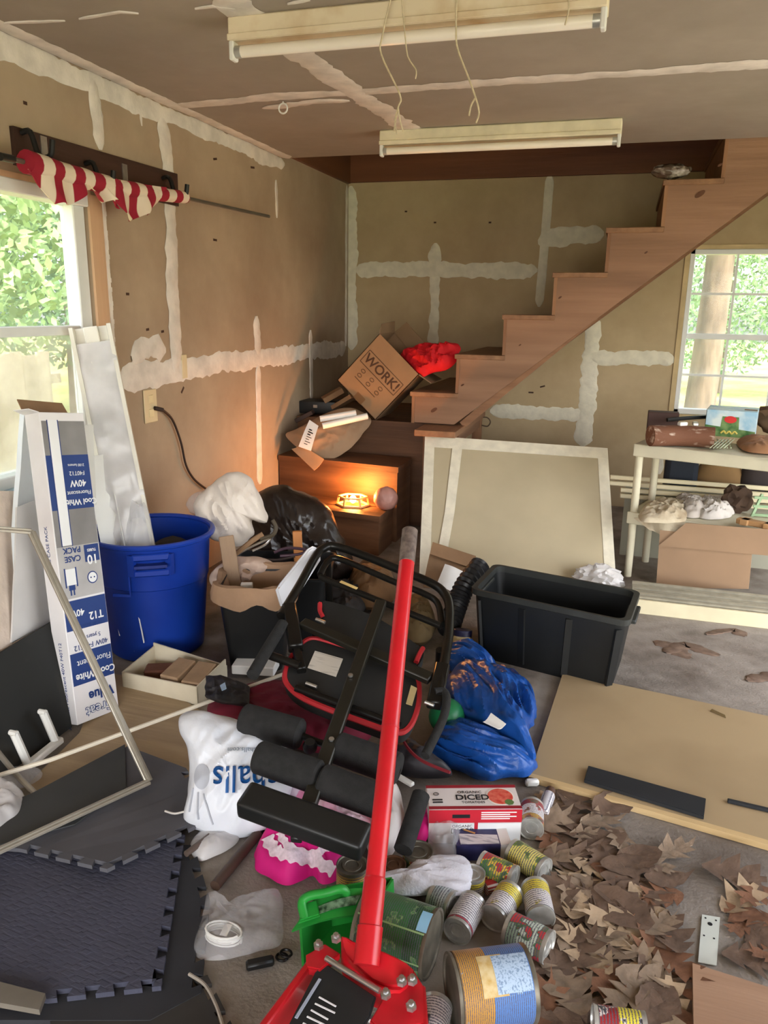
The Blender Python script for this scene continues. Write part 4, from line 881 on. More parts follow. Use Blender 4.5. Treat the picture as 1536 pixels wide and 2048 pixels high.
# ================================================================== BACK: DRYWALL SHEET, DOOR SECTIONS, SHELF
ds = thing('drywall_sheet', 'loose drywall sheet with mudded edges leaning against the landing board', 'drywall sheet', V((-.55, 4.65, 0)))
sA, sB, sC, sD = PZ(838, 1160, .01), PZ(1233, 1178, .01), PZ(1215, 897, .71), PZ(850, 872, .71)
sn = (sB-sA).cross(sD-sA).normalized()
if sn.y > 0: sn = -sn
sC = PP(1215, 897, sA, sn)
part(ds, 'panel', mat('drywall_face', (180, 168, 140), .9, var=.05, sc=3), lambda bm: prism(bm, [sA, sB, sC, sD], -sn*.0127), False)
part(ds, 'edge_tape', mud_b, lambda bm: None if 0 else prism(bm, [sA.lerp(sD, .0)+sn*.001, sA.lerp(sB, .055)+sn*.001, sD.lerp(sC, .055)+sn*.001, sD+sn*.001], sn*.002), False)
part(ds, 'edge_tape', mud_b, lambda bm: prism(bm, [sB+sn*.001, sB.lerp(sA, .055)+sn*.001, sC.lerp(sD, .055)+sn*.001, sC+sn*.001], sn*.002), False)
part(ds, 'edge_tape', mud_b, lambda bm: prism(bm, [sD.lerp(sA, .085)+sn*.002, sC.lerp(sB, .085)+sn*.002, sC+sn*.002, sD+sn*.002], sn*.002), False)
part(ds, 'inner_tape', mud_b, lambda bm: prism(bm, [sD.lerp(sC, .16)+sn*.003, sD.lerp(sC, .215)+sn*.003, sD.lerp(sC, .17)+(sA-sD)*.55+sn*.003, sA.lerp(sB, .12)+sn*.003, sA.lerp(sB, .07)+sn*.003, sD.lerp(sC, .12)+(sA-sD)*.55+sn*.003], sn*.002), False)
tag(obj('plastic_wrap', (lambda b: (blob(b, PZ(1196, 1172, .0)+V((0, -.08, .075)), (.115, .06, .075), 6, .45, 3.0, 4), b)[1])(B()), milky_film), 'crumpled clear plastic at the foot of the drywall sheet', 'plastic wrap')

gd = thing('garage_door_section', 'grey garage door section with cream rails standing behind the shelf', 'door section', V((.9, 4.97, 0)))
gm = mat('grey_door_panel', (150, 148, 132), .6, var=.06, sc=3); crail = mat('cream_rail', (214, 204, 172), .5, var=.06)
gy = 4.97
part(gd, 'panel', gm, lambda bm: bx(bm, .08, 2.3, gy, gy+.03, 0, .47), False)
for i, (y0, z0) in enumerate(((0, .505), (-.01, .468), (-.02, .432), (-.03, .396))):
    part(gd, 'rail', crail, lambda bm: bx(bm, -.02 if i < 2 else .05, 2.3, gy-.02+y0, gy, z0-.013, z0+.013, .004), False)
part(gd, 'hinge', blackst, lambda bm: (bx(bm, .36, .41, gy-.05, gy, .30, .38, .004), bx(bm, .345, .425, gy-.012, gy, .27, .31)), False)
gd2 = thing('door_section', 'cream garage door section lying flat on the floor with ribbed top', 'door section', V((1.0, 4.2, 0)))
fl_ = PZ(1282, 1226, 0)
part(gd2, 'front_face', crail, lambda bm: bx(bm, fl_.x-.05, 1.06, 3.95, 3.97, 0, .075, .003), False)
part(gd2, 'deck', gm, lambda bm: bx(bm, fl_.x-.05, 1.06, 3.97, 4.22, .02, .06), False)
for i in range(6):
    part(gd2, 'rib', mat('grey_rib', (140, 134, 116), .6, var=.12, sc=20), lambda bm: tube(bm, [(fl_.x-.05, 3.99+i*.043, .075), (1.06, 3.99+i*.043, .075)], .016 if i % 2 else .012, 8))

su = V((math.cos(rad(-18)), math.sin(rad(-18)), 0)); sv = V((-su.y, su.x, 0)); s0 = PZ(1268, 884, .80)
sh = thing('shelf_unit', 'cream plastic shelf unit before the back window', 'shelf', V((s0.x, s0.y, 0)))
crm = mat('shelf_cream', (206, 200, 176), .5, var=.06)
SW, SD = 1.1, .40
def shp(u, v, z): return V((s0.x, s0.y, 0))+su*u+sv*v+V((0, 0, z))
Rs = Matrix((su, sv, Zv)).transposed()
for u in (.03, SW-.03):
    for v in (.03, SD-.03):
        part(sh, 'leg', crm, lambda bm: tube(bm, [shp(u, v, 0), shp(u, v, .76)], .022, 12))
for z in (.395, .79):
    part(sh, 'shelf_board', crm, lambda bm: (box(bm, shp(SW/2, SD/2, z-.01), (SW, SD, .02), Rs, .004), box(bm, shp(SW/2, .008, z-.035), (SW, .016, .07), Rs, .004), box(bm, shp(.008, SD/2, z-.035), (.016, SD, .07), Rs, .004)), False)
zt = .80
def onshelf(x, y, z): return PZ(x, y, z)
tag(obj('brown_roll', (lambda b: (tube(b, sm([PZ(1300, 880, zt+.03)+V((0, .02, .02)), PZ(1360, 880, zt+.03)+V((0, .02, .02)), PZ(1428, 884, zt+.03)+V((0, .02, .02))], 6), .058, 16), b)[1])(B()), mat('flaking_brown_roll', (112, 74, 54), .8, c2=(190, 170, 154), sc=26, lo=.58, hi=.7, bump=.4, st=(.4, 1, 1))), 'brown roll with flaking white patches on the top shelf', 'roll')
tag(obj('dark_carton', (lambda b: (box(b, PZ(1318, 868, zt)+V((.02, .14, .06)), (.18, .10, .12), Rs @ Matrix.Rotation(.3, 3, 'Z'), .004), b)[1])(B()), mat('maroon_brown_card', (70, 48, 42), .7), None, False), 'dark maroon carton behind the brown roll', 'carton')
tag(obj('black_tool', (lambda b: (tube(b, sm([PZ(1335, 842, zt+.09)+V((0, .05, .0)), PZ(1380, 838, zt+.10)+V((0, .05, 0)), PZ(1412, 836, zt+.10)+V((0, .05, 0))], 4), [.012]*9, 8), b)[1])(B()), blackpl), 'black tool handle lying on the brown roll', 'tool')
for k in range(2):
    tag(obj('metal_fitting', (lambda b: (box(b, PZ(1362+k*26, 880, zt+.03)+V((0, .02, .02+.067)), (.05, .03, .02), Matrix.Rotation(.6+k, 3, 'Z'), .004), b)[1])(B()), (whitepl, steel)[k], None, False), ('small white fitting on the brown roll', 'small steel fitting on the brown roll')[k], 'fitting')
gx = thing('food_box', 'green and sky blue printed food box on the top shelf', 'box', PZ(1450, 880, zt))
g0 = PZ(1408, 870, zt); Rg = Rs @ Matrix.Rotation(rad(8), 3, 'Z'); gu, gv = Rg @ V((1, 0, 0)), Rg @ V((0, 1, 0)); GW, GH, GD = .275, .155, .27
skyb = mat('sky_blue_print', (150, 190, 214), .5, c2=(214, 226, 226), sc=12); grn = mat('green_print', (58, 104, 50), .5, c2=(120, 150, 90), sc=22)
part(gx, 'carton', skyb, lambda bm: box(bm, g0+gu*GW/2+gv*GD/2+V((0, 0, GH/2)), (GW, GD, GH), Rg, .002), False)
part(gx, 'side_print', mat('dark_side', (56, 62, 60), .6), lambda bm: prism(bm, [g0-gu*.001, g0+gv*GD-gu*.001, g0+gv*GD-gu*.001+Zv*GH, g0-gu*.001+Zv*GH], -gu*.001), False)
part(gx, 'field_print', grn, lambda bm: prism(bm, [g0-gv*.001, g0+gu*GW-gv*.001, g0+gu*GW-gv*.001+Zv*.04, g0-gv*.001+Zv*.065], -gv*.0006), False)
part(gx, 'field_print', grn, lambda bm: prism(bm, [g0-gv*.0012+gu*.08, g0+gu*.19-gv*.0012, g0+gu*.18-gv*.0012+Zv*.12, g0+gu*.09-gv*.0012+Zv*.12], -gv*.0006), False)
part(gx, 'emblem', mat('emblem_red', (196, 40, 40), .5), lambda bm: lathe(bm, [(0, 0), (.034, 0), (.034, .0008), (0, .0008)], mframe(g0+gu*.135+Zv*.103-gv*.0018, gu, Zv) @ Matrix.Diagonal((1, .62, 1, 1)), 20))
part(gx, 'bean_print', mat('yellow_bean', (206, 190, 96), .5), lambda bm: tube(bm, sm([g0+gu*(.09+.09*i/6)+Zv*(.02+.014*(i % 2))-gv*.0025 for i in range(7)], 3), .006, 6))
part(gx, 'hand_hole', kraft2, lambda bm: prism(bm, [g0+gu*.20+gv*.08+Zv*(GH+.0008), g0+gu*.27+gv*.08+Zv*(GH+.0008), g0+gu*.27+gv*.13+Zv*(GH+.0008), g0+gu*.20+gv*.13+Zv*(GH+.0008)], Zv*.001), False)
tag(obj('wire_mesh_pad', (lambda b: ([tube(b, [PZ(1427+i*7, 878, zt+.012+.004*(i % 2)), PZ(1420+i*7+14, 896, zt+.012)], .003, 5) for i in range(5)], [tube(b, [PZ(1427+i*7+14, 878, zt+.016), PZ(1420+i*7, 896, zt+.016)], .003, 5) for i in range(5)], b)[2])(B()), mat('pale_green_wire', (190, 200, 170), .5)), 'pale green wire mesh pad at the top shelf front', 'mesh')['kind'] = 'stuff'
tag(obj('leather_glove', (lambda b: (puff(b, [PZ(x, y, zt) for x, y in ((1475, 882), (1510, 878), (1560, 884), (1560, 906), (1510, 906), (1482, 898))], Zv, .045, .003, 7, .012, 16), b)[1])(B()), mat('tan_leather', (166, 122, 88), .7, sc=9)), 'tan leather glove on the top shelf edge', 'glove')
tag(obj('paper_sack', (lambda b: (blob(b, PZ(1545, 870, zt)+V((.04, .12, .08)), (.13, .10, .085), 8, .35, 1.8), b)[1])(B()), mat('dark_kraft', (110, 84, 60), .85, var=.2)), 'crumpled dark paper sack beside the food box', 'sack')
# things behind the top shelf, standing on the door rails
tag(obj('navy_bag', (lambda b: (bx(b, PY(1330, 930, 5.15).x, PY(1396, 930, 5.15).x, 5.06, 5.22, 0, PY(1362, 905, 5.1).z, .03), b)[1])(B()), mat('navy_cloth', (36, 42, 52), .9)), 'navy cloth bag standing behind the shelf and the door rails', 'bag')
tag(obj('amber_bag', (lambda b: (blob(b, PY(1440, 930, 5.15)+V((0, 0, -.21)), (.155, .09, .31), 2, .15, 1.8), b)[1])(B()), mat('amber_cloth', (122, 94, 58), .85)), 'amber brown bag behind the shelf next to the navy bag', 'bag')
tag(obj('dark_bag', (lambda b: (blob(b, PY(1514, 935, 5.15)+V((0, 0, -.21)), (.11, .09, .29), 3, .15, 1.8), b)[1])(B()), mat('dark_cloth_bag', (50, 42, 40), .9)), 'dark bag behind the shelf next to the amber bag', 'bag')
z2 = .40
rag = mat('stained_rag', (196, 184, 160), .95, c2=(150, 128, 100), sc=9, lo=.5, hi=.8, bump=.3, bsc=50)
rg = thing('rag', 'stained beige rag hanging over the lower shelf edge', 'rag', shp(.15, 0, z2))
part(rg, 'cloth', rag, lambda bm: puff(bm, [PZ(x, y, z2) for x, y in ((1285, 1018), (1330, 1006), (1375, 1012), (1372, 1040), (1330, 1046), (1282, 1042))], Zv, .05, .003, 17, .03, 12))
hf_ = [PP(x, y, shp(0, -.015, 0), sv) for x, y in ((1268, 1036), (1370, 1040), (1352, 1084), (1300, 1060))]
part(rg, 'hanging_corner', rag, lambda bm: slab(bm, *hf_, 10, 8, lambda u, v, p, n: n*.012*math.sin(u*8), .006))
for i, (px_, lab, sd2) in enumerate(((((1345, 1005), (1400, 1002), (1410, 1030), (1370, 1034)), 'grey rag with dark stain bunched beside the beige rag', 3), (((1395, 1006), (1440, 1004), (1468, 1020), (1455, 1036), (1400, 1036)), 'crumpled white rag on the lower shelf by the tan tool', 5))):
    tag(obj('rag', (lambda b: (puff(b, [PZ(x, y, z2) for x, y in px_], Zv, .06, .003, sd2, .035, 14), b)[1])(B()), mat('grey_rag_%d' % i, ((176, 168, 160), (206, 200, 194))[i], .9, var=.2, sc=9)), lab, 'rag', 'rags on the lower shelf')
cs = [PP(x, y, shp(0, -.03, 0), sv) for x, y in ((1312, 1175), (1497, 1178), (1506, 1085), (1320, 1060))]
cdp = thing('cardboard_sheet', 'tan cardboard sheet hanging before the lower shelf', 'cardboard', (cs[0]+cs[1])/2)
tanc = mat('tan_cardboard', (172, 142, 114), .85, var=.06, sc=4)
part(cdp, 'sheet', tanc, lambda bm: prism(bm, cs, sv*.006), False)
cs2 = [PP(x, y, shp(0, -.042, 0), sv) for x, y in ((1316, 1092), (1545, 1112), (1550, 1060), (1372, 1046))]
part(cdp, 'folded_flap', tanc, lambda bm: prism(bm, cs2, sv*.006), False)
wtl = thing('tan_tool', 'notched tan plastic tool resting on the lower shelf', 'tool', shp(.6, .02, z2))
wa, wb2 = PZ(1475, 1040, z2+.03), PZ(1560, 1056, z2+.03)
part(wtl, 'bar', mat('tan_plastic', (176, 136, 92), .6), lambda bm: (beam(bm, wa, wb2, .05, .03, Zv, .004), beam(bm, wa.lerp(wb2, .1), wa.lerp(wb2, .3), .08, .03, Zv, .004), beam(bm, wa.lerp(wb2, .65), wa.lerp(wb2, .8), .08, .03, Zv, .004)), False)
blob_m = mat('dark_brown_cloth', (74, 56, 44), .9, var=.3, sc=12)
tag(obj('brown_rag', (lambda b: (blob(b, PZ(1475, 1030, z2)+V((0, .1, .07)), (.08, .07, .075), 5, .4, 2.2), b)[1])(B()), blob_m), 'dark brown rag heap behind the tan tool', 'rag')
grk = thing('green_rack', 'pale green plastic rack on the lower shelf', 'rack', PZ(1520, 1040, z2))
gpl = mat('pale_green_plastic', (150, 178, 140), .5)
for k in range(3): part(grk, 'bar', gpl, lambda bm: beam(bm, PZ(1505, 1035, z2)+V((0, .03, .01+k*.05)), PZ(1570, 1040, z2)+V((0, .03, .012+k*.05)), .014, .014), False)
for k in range(2): part(grk, 'upright', gpl, lambda bm: beam(bm, PZ(1505+k*40, 1035, z2)+V((0, .03, .0)), PZ(1505+k*40, 1035, z2)+V((.04, .04, .13)), .014, .014), False)

# ================================================================== TOTE, PIPE, CARDBOARD, MDF BOARD
tt = thing('storage_tote', 'large empty black plastic storage tote', 'tote', V((-.2, 3.28, 0)))
t0, t1_, t2_, t3_ = PZ(944, 1178, .325), PZ(1254, 1243, .325), PZ(1287, 1183, .325), PZ(984, 1126, .325)
tcn = (t0+t1_+t2_+t3_)/4; tu = (((t1_-t0)+(t2_-t3_))/2); tv = (((t3_-t0)+(t2_-t1_))/2)
def tring(k, z, r=.04, n=5, grow=0):
    out = []
    U, W = tu.length/2*k+grow, tv.length/2*k+grow; ud, vd2 = tu.normalized(), tv.normalized()
    for q in range(4):
        cx = (U-r)*(1 if q in (0, 3) else -1); cy = (W-r)*(1 if q in (0, 1) else -1)
        for j in range(n):
            a = q*math.pi/2+j*math.pi/2/(n-1); p = V((tcn.x, tcn.y, z))+ud*(cx+r*math.cos(a))+vd2*(cy+r*math.sin(a)); out.append(p)
    return out
def tote(bm):
    rs = [[bm.verts.new(p) for p in ring] for ring in (tring(.84, 0), tring(.86, .01), tring(.945, .27), tring(.95, .295), tring(.93, .295), tring(.83, .012))]
    for A_, B2 in zip(rs, rs[1:]):
        k = len(A_)
        for j in range(k): bm.faces.new((A_[j], A_[(j+1) % k], B2[(j+1) % k], B2[j]))
    bm.faces.new(rs[0][::-1]); bm.faces.new(rs[-1])
part(tt, 'body', mat('tote_black', (22, 24, 25), .5, var=.15), tote)
def trim(bm):
    rs = [[bm.verts.new(p) for p in ring] for ring in (tring(.93, .29), tring(.93, .325), tring(1.0, .325), tring(1.0, .30), tring(.955, .295))]
    for A_, B2 in zip(rs, rs[1:]):
        k = len(A_)
        for j in range(k): bm.faces.new((A_[j], A_[(j+1) % k], B2[(j+1) % k], B2[j]))
part(tt, 'rim', mat('tote_rim', (46, 48, 46), .5, var=.2, sc=9), trim)
ud, vd2 = tu.normalized(), tv.normalized()
for k in (-.5, -.17, .17, .5):
    part(tt, 'wall_rib', MAT['tote_black'], lambda bm: beam(bm, V((tcn.x, tcn.y, .02))+ud*tu.length*k*.82-vd2*tv.length/2*.865, V((tcn.x, tcn.y, .28))+ud*tu.length*k*.88-vd2*tv.length/2*.952, .03, .012), False)
for s in (-1, 1): part(tt, 'handle', MAT['tote_rim'], lambda bm: beam(bm, V((tcn.x, tcn.y, .285))+ud*s*tu.length*.485-vd2*.09, V((tcn.x, tcn.y, .285))+ud*s*tu.length*.485+vd2*.09, .05, .018, Zv, .004))
def rib_pipe(bm):
    P = sm([PZ(896, 1262, .06), PZ(912, 1215, .12), PZ(930, 1172, .20), PZ(962, 1130, .27)+V((0, .0, 0))], 12); rr = [.048+(.006 if i % 2 else -.003) for i in range(len(P))]
    tube(bm, P, rr, 16)
tag(obj('corrugated_pipe', (lambda b: (rib_pipe(b), b)[1])(B()), mat('black_pipe', (40, 40, 42), .35)), 'black corrugated drain pipe between the bench and the tote', 'pipe')
cbx = thing('cardboard_box', 'flattened open brown carton leaning on the drywall sheet', 'box', PZ(890, 1140, 0))
cbp = [PY(846, 1190, 3.95), PY(938, 1196, 3.95), PY(952, 1112, 4.02), PY(866, 1084, 4.02)]
for q_ in cbp[:2]: q_.z = .004
part(cbx, 'panel', kraft2, lambda bm: slab(bm, *cbp, 6, 6, lambda u, v, p, n: n*.02*math.sin(v*3), .006))
part(cbx, 'flap', kraft2, lambda bm: slab(bm, cbp[3]+V((0, -.01, 0)), cbp[2]+V((0, -.01, 0)), cbp[2]+V((.02, -.06, -.06)), cbp[3]+V((.0, -.07, -.05)), 4, 4, None, .006))
tag(obj('paper_sheet', (lambda b: (slab(b, PY(872, 1172, 3.84), PY(908, 1184, 3.84), PY(926, 1142, 3.92), PY(890, 1128, 3.92), 5, 5, lambda u, v, p, n: n*.01*math.sin(u*4), .003), b)[1])(B()), paper), 'white paper sheet lying on the flattened carton', 'paper')
md = thing('mdf_board', 'tan fibreboard sheet lying flat on the floor with a light wooden edge', 'board', V((.3, 2.7, 0)))
mA, mB = PZ(1126, 1345, .022), PZ(1061, 1546, .022); dx = (PZ(1536, 1680, .022)-mB).normalized()
mC, mD = mB+dx*1.25, mA+(PZ(1536, 1432, .022)-mA).normalized()*1.25
part(md, 'sheet', mat('fibreboard', (168, 146, 112), .7, var=.06, sc=2.2, c2=(152, 130, 98), lo=.45, hi=.75), lambda bm: prism(bm, [mA, mB, mC, mD], (0, 0, -.016)), False)
oo = V((dx.y, -dx.x, 0))
part(md, 'edge_strip', wood('light_edge_wood', (196, 166, 118), (212, 184, 138), 0), lambda bm: prism(bm, [mB, mC, mC+oo*.022, mB+oo*.022], (0, 0, -.020)), False)
ns = mat('black_strip_plastic', (34, 37, 42), .6, var=.1)
tag(obj('black_strip', (lambda b: (prism(b, [PZ(x, y, .0225) for x, y in ((1176, 1538), (1411, 1604), (1407, 1640), (1168, 1566))], (0, 0, .014), .002), b)[1])(B()), ns, None, False), 'flat black plastic strip lying on the fibreboard edge', 'strip')
tag(obj('black_stick', (lambda b: (beam(b, PZ(1455, 1601, .028), PZ(1570, 1628, .028), .016, .01, Zv, .002), b)[1])(B()), ns, None, False), 'thin black stick lying on the fibreboard', 'stick')
tag(obj('leaf_curl', (lambda b: (slab(b, PZ(1420, 1422, .024), PZ(1452, 1436, .024), PZ(1450, 1430, .03), PZ(1424, 1418, .03), 4, 2, None, .002), b)[1])(B()), mat('olive_leaf', (110, 92, 60), .9), None), 'narrow curled olive leaf lying on the fibreboard', 'leaf')

# ================================================================== EXERCISE BENCH
bA, bB = V((-.81, 2.58, .42)), V((-.70, 1.72, .20)); cx_ = V((.6, -.14, -.1)).normalized()
bN = cx_.cross(bB-bA).normalized()
if bN.z < 0: bN = -bN
def PB(x, y, off=0): return PP(x, y, bA+bN*off, bN)
def PBs(l, off=0): return [PB(x, y, off) for x, y in l]
be = thing('exercise_bench', 'folded black steel exercise bench with foam rollers and red piped pads', 'exercise bench', V((-.75, 2.2, 0)))
part(be, 'main_tube', blackst, lambda bm: tube(bm, sm(PBs([(562, 1232), (598, 1172), (630, 1114), (645, 1098), (668, 1092), (720, 1108), (800, 1140), (862, 1166), (888, 1186), (899, 1215), (897, 1270), (888, 1330), (878, 1395)]), 6), .0175, 12))
part(be, 'inner_tube', blackst, lambda bm: tube(bm, sm(PBs([(640, 1150), (655, 1124), (680, 1118), (780, 1160), (850, 1188), (876, 1208), (884, 1250)], -.02), 6), .013, 10))
part(be, 'cross_bar', blackst, lambda bm: tube(bm, PBs([(640, 1154), (882, 1252)], -.005), .013, 10))
part(be, 'bar_sticker', mat('yellow_sticker', (214, 184, 120), .6), lambda bm: beam(bm, PB(681, 1163, .009), PB(714, 1177, .009), .012, .004, bN), False)
part(be, 'cross_bar', mat('olive_black_steel', (38, 36, 30), .4, metal=.3), lambda bm: beam(bm, PB(604, 1246, .0), PB(862, 1358, .0), .045, .025, bN, .004))
ctr = part(be, 'centre_post', MAT['olive_black_steel'], lambda bm: beam(bm, PB(762, 1205, .03), PB(617, 1612, .03), .042, .03, bN, .004))
for q in ((701, 1352), (663, 1480)): part(be, 'bolt', steel, lambda bm: lathe(bm, [(0, 0), (.008, 0), (.008, .006), (0, .008)], mframe(PB(q[0], q[1], .047), cx_, (bA-bB)), 10))
padm = mat('pad_board_black', (34, 34, 33), .75, var=.2, sc=7)
seat_px = [(604, 1288), (584, 1312), (571, 1345), (574, 1368), (600, 1393), (650, 1416), (720, 1442), (790, 1465), (818, 1455), (834, 1418), (838, 1380), (830, 1352), (790, 1330), (720, 1305), (660, 1286), (625, 1278)]
seat = part(be, 'seat_pad', padm, lambda bm: prism(bm, sm(PBs(seat_px, -.03), 4, True), -bN*.05, .006))
redpip = mat('red_piping', (186, 40, 48), .6)
o_ = sm(PBs(seat_px, -.035), 4, True)
part(seat, 'piping', redpip, lambda bm: tube(bm, o_, .010, 6, True))
back_px = [(648, 1200), (640, 1215), (642, 1245), (625, 1272), (700, 1305), (800, 1345), (826, 1340), (846, 1312), (844, 1296), (825, 1280), (760, 1236), (700, 1212)]
back = part(be, 'back_pad', padm, lambda bm: prism(bm, sm(PBs(back_px, -.04), 4, True), -bN*.05, .006))
for l in ([(640, 1207), (640, 1222), (645, 1232)], [(846, 1296), (838, 1310), (832, 1325)]): part(back, 'piping', redpip, lambda bm: tube(bm, sm(PBs(l, -.036), 4), .009, 6))
lb = part(seat, 'warning_label', mat('label_paper', (206, 200, 190), .8, c2=(150, 144, 136), sc=40, st=(.3, 2, 2), lo=.55, hi=.75), lambda bm: prism(bm, PBs([(630, 1302), (686, 1318), (672, 1354), (615, 1336)], -.028), bN*.001), False, 'worn white warning label')
part(seat, 'rod', steel, lambda bm: (tube(bm, PBs([(612, 1366), (634, 1374)], -.02), .006, 8)))
part(be, 'seat_rail', blackst, lambda bm: tube(bm, PBs([(592, 1376), (800, 1452)], -.022), .013, 10))
part(be, 'side_bracket', blackst, lambda bm: (beam(bm, PB(578, 1212, .0), PB(592, 1298, -.01), .05, .04, bN, .005), beam(bm, PB(592, 1298, -.02), PB(604, 1342, -.02), .03, .03, bN, .004)))
part(be, 'hand_grip', foam, lambda bm: tube(bm, sm(PBs([(566, 1248), (540, 1290), (505, 1350)], .01), 4), .021, 12))
part(be, 'side_bar', blackst, lambda bm: tube(bm, PBs([(532, 1308), (600, 1332)], -.01), .015, 10))
part(be, 'side_bracket', blackst, lambda bm: (beam(bm, PB(885, 1332, .0), PB(868, 1412, -.01), .05, .04, bN, .005)))
part(be, 'hand_grip', foam, lambda bm: tube(bm, sm(PBs([(870, 1384), (888, 1384), (893, 1402), (885, 1440), (850, 1512)], .01), 4), .014, 12))
part(be, 'tension_knob', blackpl, lambda bm: lathe(bm, [(0, 0), (.02, 0), (.022, .015), (.015, .03), (0, .03)], mframe(PB(620, 1498, .0), cx_, (bA-bB)), 16))
for x, y in ((858, 1404), (640, 1238)): part(be, 'bolt', steel, lambda bm: tube(bm, [PB(x-8, y, .03), PB(x+10, y+7, .03)], .006, 8))
part(be, 'catch_plate', mat('tan_plate', (176, 156, 110), .6), lambda bm: prism(bm, PBs([(822, 1372), (834, 1378), (824, 1412), (812, 1408)], .0), bN*.004), False)
part(be, 'roller_axle', blackst, lambda bm: tube(bm, PBs([(490, 1430), (800, 1545)], .0), .011, 8))
part(be, 'roller_axle', blackst, lambda bm: tube(bm, PBs([(520, 1510), (770, 1612)], .02), .011, 8))
def roller(a, b, off, r=.047):
    A_, B2 = PB(*a, off), PB(*b, off); d_ = (B2-A_)
    part(be, 'foam_roller', foam, lambda bm: tube(bm, [A_+d_*t for t in (0, .015, .05, .95, .985, 1)], [r*.6, r*.88, r, r, r*.88, r*.6], 24))
roller((484, 1436), (604, 1470), .01); roller((672, 1494), (800, 1540), .01); roller((513, 1512), (640, 1556), .03); roller((640, 1560), (768, 1606), .03)
part(be, 'foot_pad', mat('foot_pad_black', (26, 27, 27), .4, var=.15), lambda bm: beam(bm, PB(487, 1597, .03), PB(733, 1686, .03), .085, .06, bN, .014, 3))
part(be, 'pad_clip', blackpl, lambda bm: beam(bm, PB(598, 1655, .0), PB(592, 1682, .0), .03, .02, bN, .003))
part(be, 'foam_sleeve', foam, lambda bm: tube(bm, sm([PB(842, 1590, -.04), PB(826, 1640, -.05), PB(806, 1700, -.06)], 4), .026, 14))
# floor legs that carry the frame
for x, y in ((655, 1120), (880, 1300)):
    p = PB(x, y, -.03); part(be, 'rear_leg', blackst, lambda bm: tube(bm, [p, (p.x-.02, p.y+.1, .016)], .016, 10))

for i, (ol, z, h_, mt_, nm, lab) in enumerate((
    ([(700, 1150), (735, 1138), (780, 1150), (790, 1195), (750, 1215), (705, 1200)], .06, .10, 'under_kraft', 'paper_bag', 'dark brown paper bag on the floor inside the bench frame'),
    ([(800, 1215), (850, 1205), (872, 1250), (850, 1285), (805, 1270)], .05, .07, 'under_olive', 'cloth_bundle', 'olive brown cloth bundle under the bench frame by the corrugated pipe'),
    ([(650, 1170), (700, 1165), (740, 1200), (700, 1240), (655, 1225)], .05, .06, 'under_dark', 'cloth_bundle', 'dark grey cloth bundle under the bench back pad'))):
    tag(obj(nm, (lambda b: (puff(b, [PZ(x, y, z) for x, y in ol], Zv, h_, z*.9, 95+i, .035, 9), b)[1])(B()), mat(mt_, ((108, 80, 52), (98, 82, 54), (46, 44, 44))[i], .85, var=.2)), lab, ('bag', 'cloth', 'cloth')[i])

# ================================================================== RED FLOOR JACK
jb = V((-.40, 1.265, .25)); jt = PZ(820, 1060, .90); jd = (jt-jb).normalized(); JL = (jt-jb).length
jk = thing('floor_jack', 'red hydraulic floor jack with a tall handle standing up', 'jack', V((-.42, 1.2, 0)))
hd = part(jk, 'handle', redp, lambda bm: tube(bm, [jb-jd*.02, jb+jd*JL*.895], .0215, 20))
part(hd, 'handle_socket', redp, lambda bm: tube(bm, [jb-jd*.06, jb+jd*.01, jb+jd*.012, jb+jd*.10, jb+jd*.105], [.027, .027, .0245, .0245, .022], 20))
part(hd, 'joint_ring', red_in, lambda bm: tube(bm, [jb+jd*JL*.43, jb+jd*JL*.435], .0225, 20))
part(hd, 'knurled_grip', mat('worn_grey_grip', (96, 84, 80), .6, metal=.3, c2=(130, 116, 110), sc=60), lambda bm: tube(bm, [jb+jd*JL*.89, jb+jd*JL*.893, jb+jd*JL*.997, jb+jd*JL], [.020, .0225, .0225, .020], 20))
jz = .15
def JP(x, y, z=jz): return PZ(x, y, z)
yoke = [JP(690, 1868, .22), JP(770, 1915, .22), JP(812, 1928, .21), JP(770, 1990, .2), JP(650, 1900, .2)]
part(jk, 'yoke', redp, lambda bm: prism(bm, sm([JP(684, 1868, .20), JP(722, 1886, .22), JP(770, 1900, .22), JP(826, 1934, .20), JP(800, 1975, .19), JP(742, 1958, .19), JP(690, 1912, .18)], 3, True), (0, 0, -.07), .006))
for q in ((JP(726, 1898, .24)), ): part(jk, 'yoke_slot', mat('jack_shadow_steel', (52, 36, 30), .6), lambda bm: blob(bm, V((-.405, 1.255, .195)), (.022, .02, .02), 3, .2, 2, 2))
def plate(a, b, c_, d_, th=.012): part(jk, 'side_plate', redp, lambda bm: prism(bm, [a, b, c_, d_], (th, 0, 0), .003), True)
lp0, lp1 = JP(640, 1896, .16), JP(520, 2056, .16); rp0, rp1 = JP(842, 1968, .16), JP(850, 2075, .16)
def side(a, b, s, name='side_plate'):
    b2 = a+(b-a)*2.2
    part(jk, name, redp, lambda bm: (beam(bm, a+V((0, 0, -.06)), b2+V((0, 0, -.06)), .018, .12, Zv, .004)))
side(lp0, lp1, 1); side(rp0, rp1, 1)
part(jk, 'side_cheek', red_in, lambda bm: prism(bm, [JP(770, 1990, .17), JP(826, 1936, .19), JP(845, 1968, .18), JP(850, 2048, .16), JP(760, 2060, .16), JP(740, 2040, .16)], (0, 0, -.02), .003))
part(jk, 'side_cheek', red_in, lambda bm: prism(bm, [JP(612, 1908, .17), JP(650, 1886, .18), JP(680, 1905, .18), JP(640, 1940, .17), JP(612, 1935, .16)], (0, 0, -.02), .003))
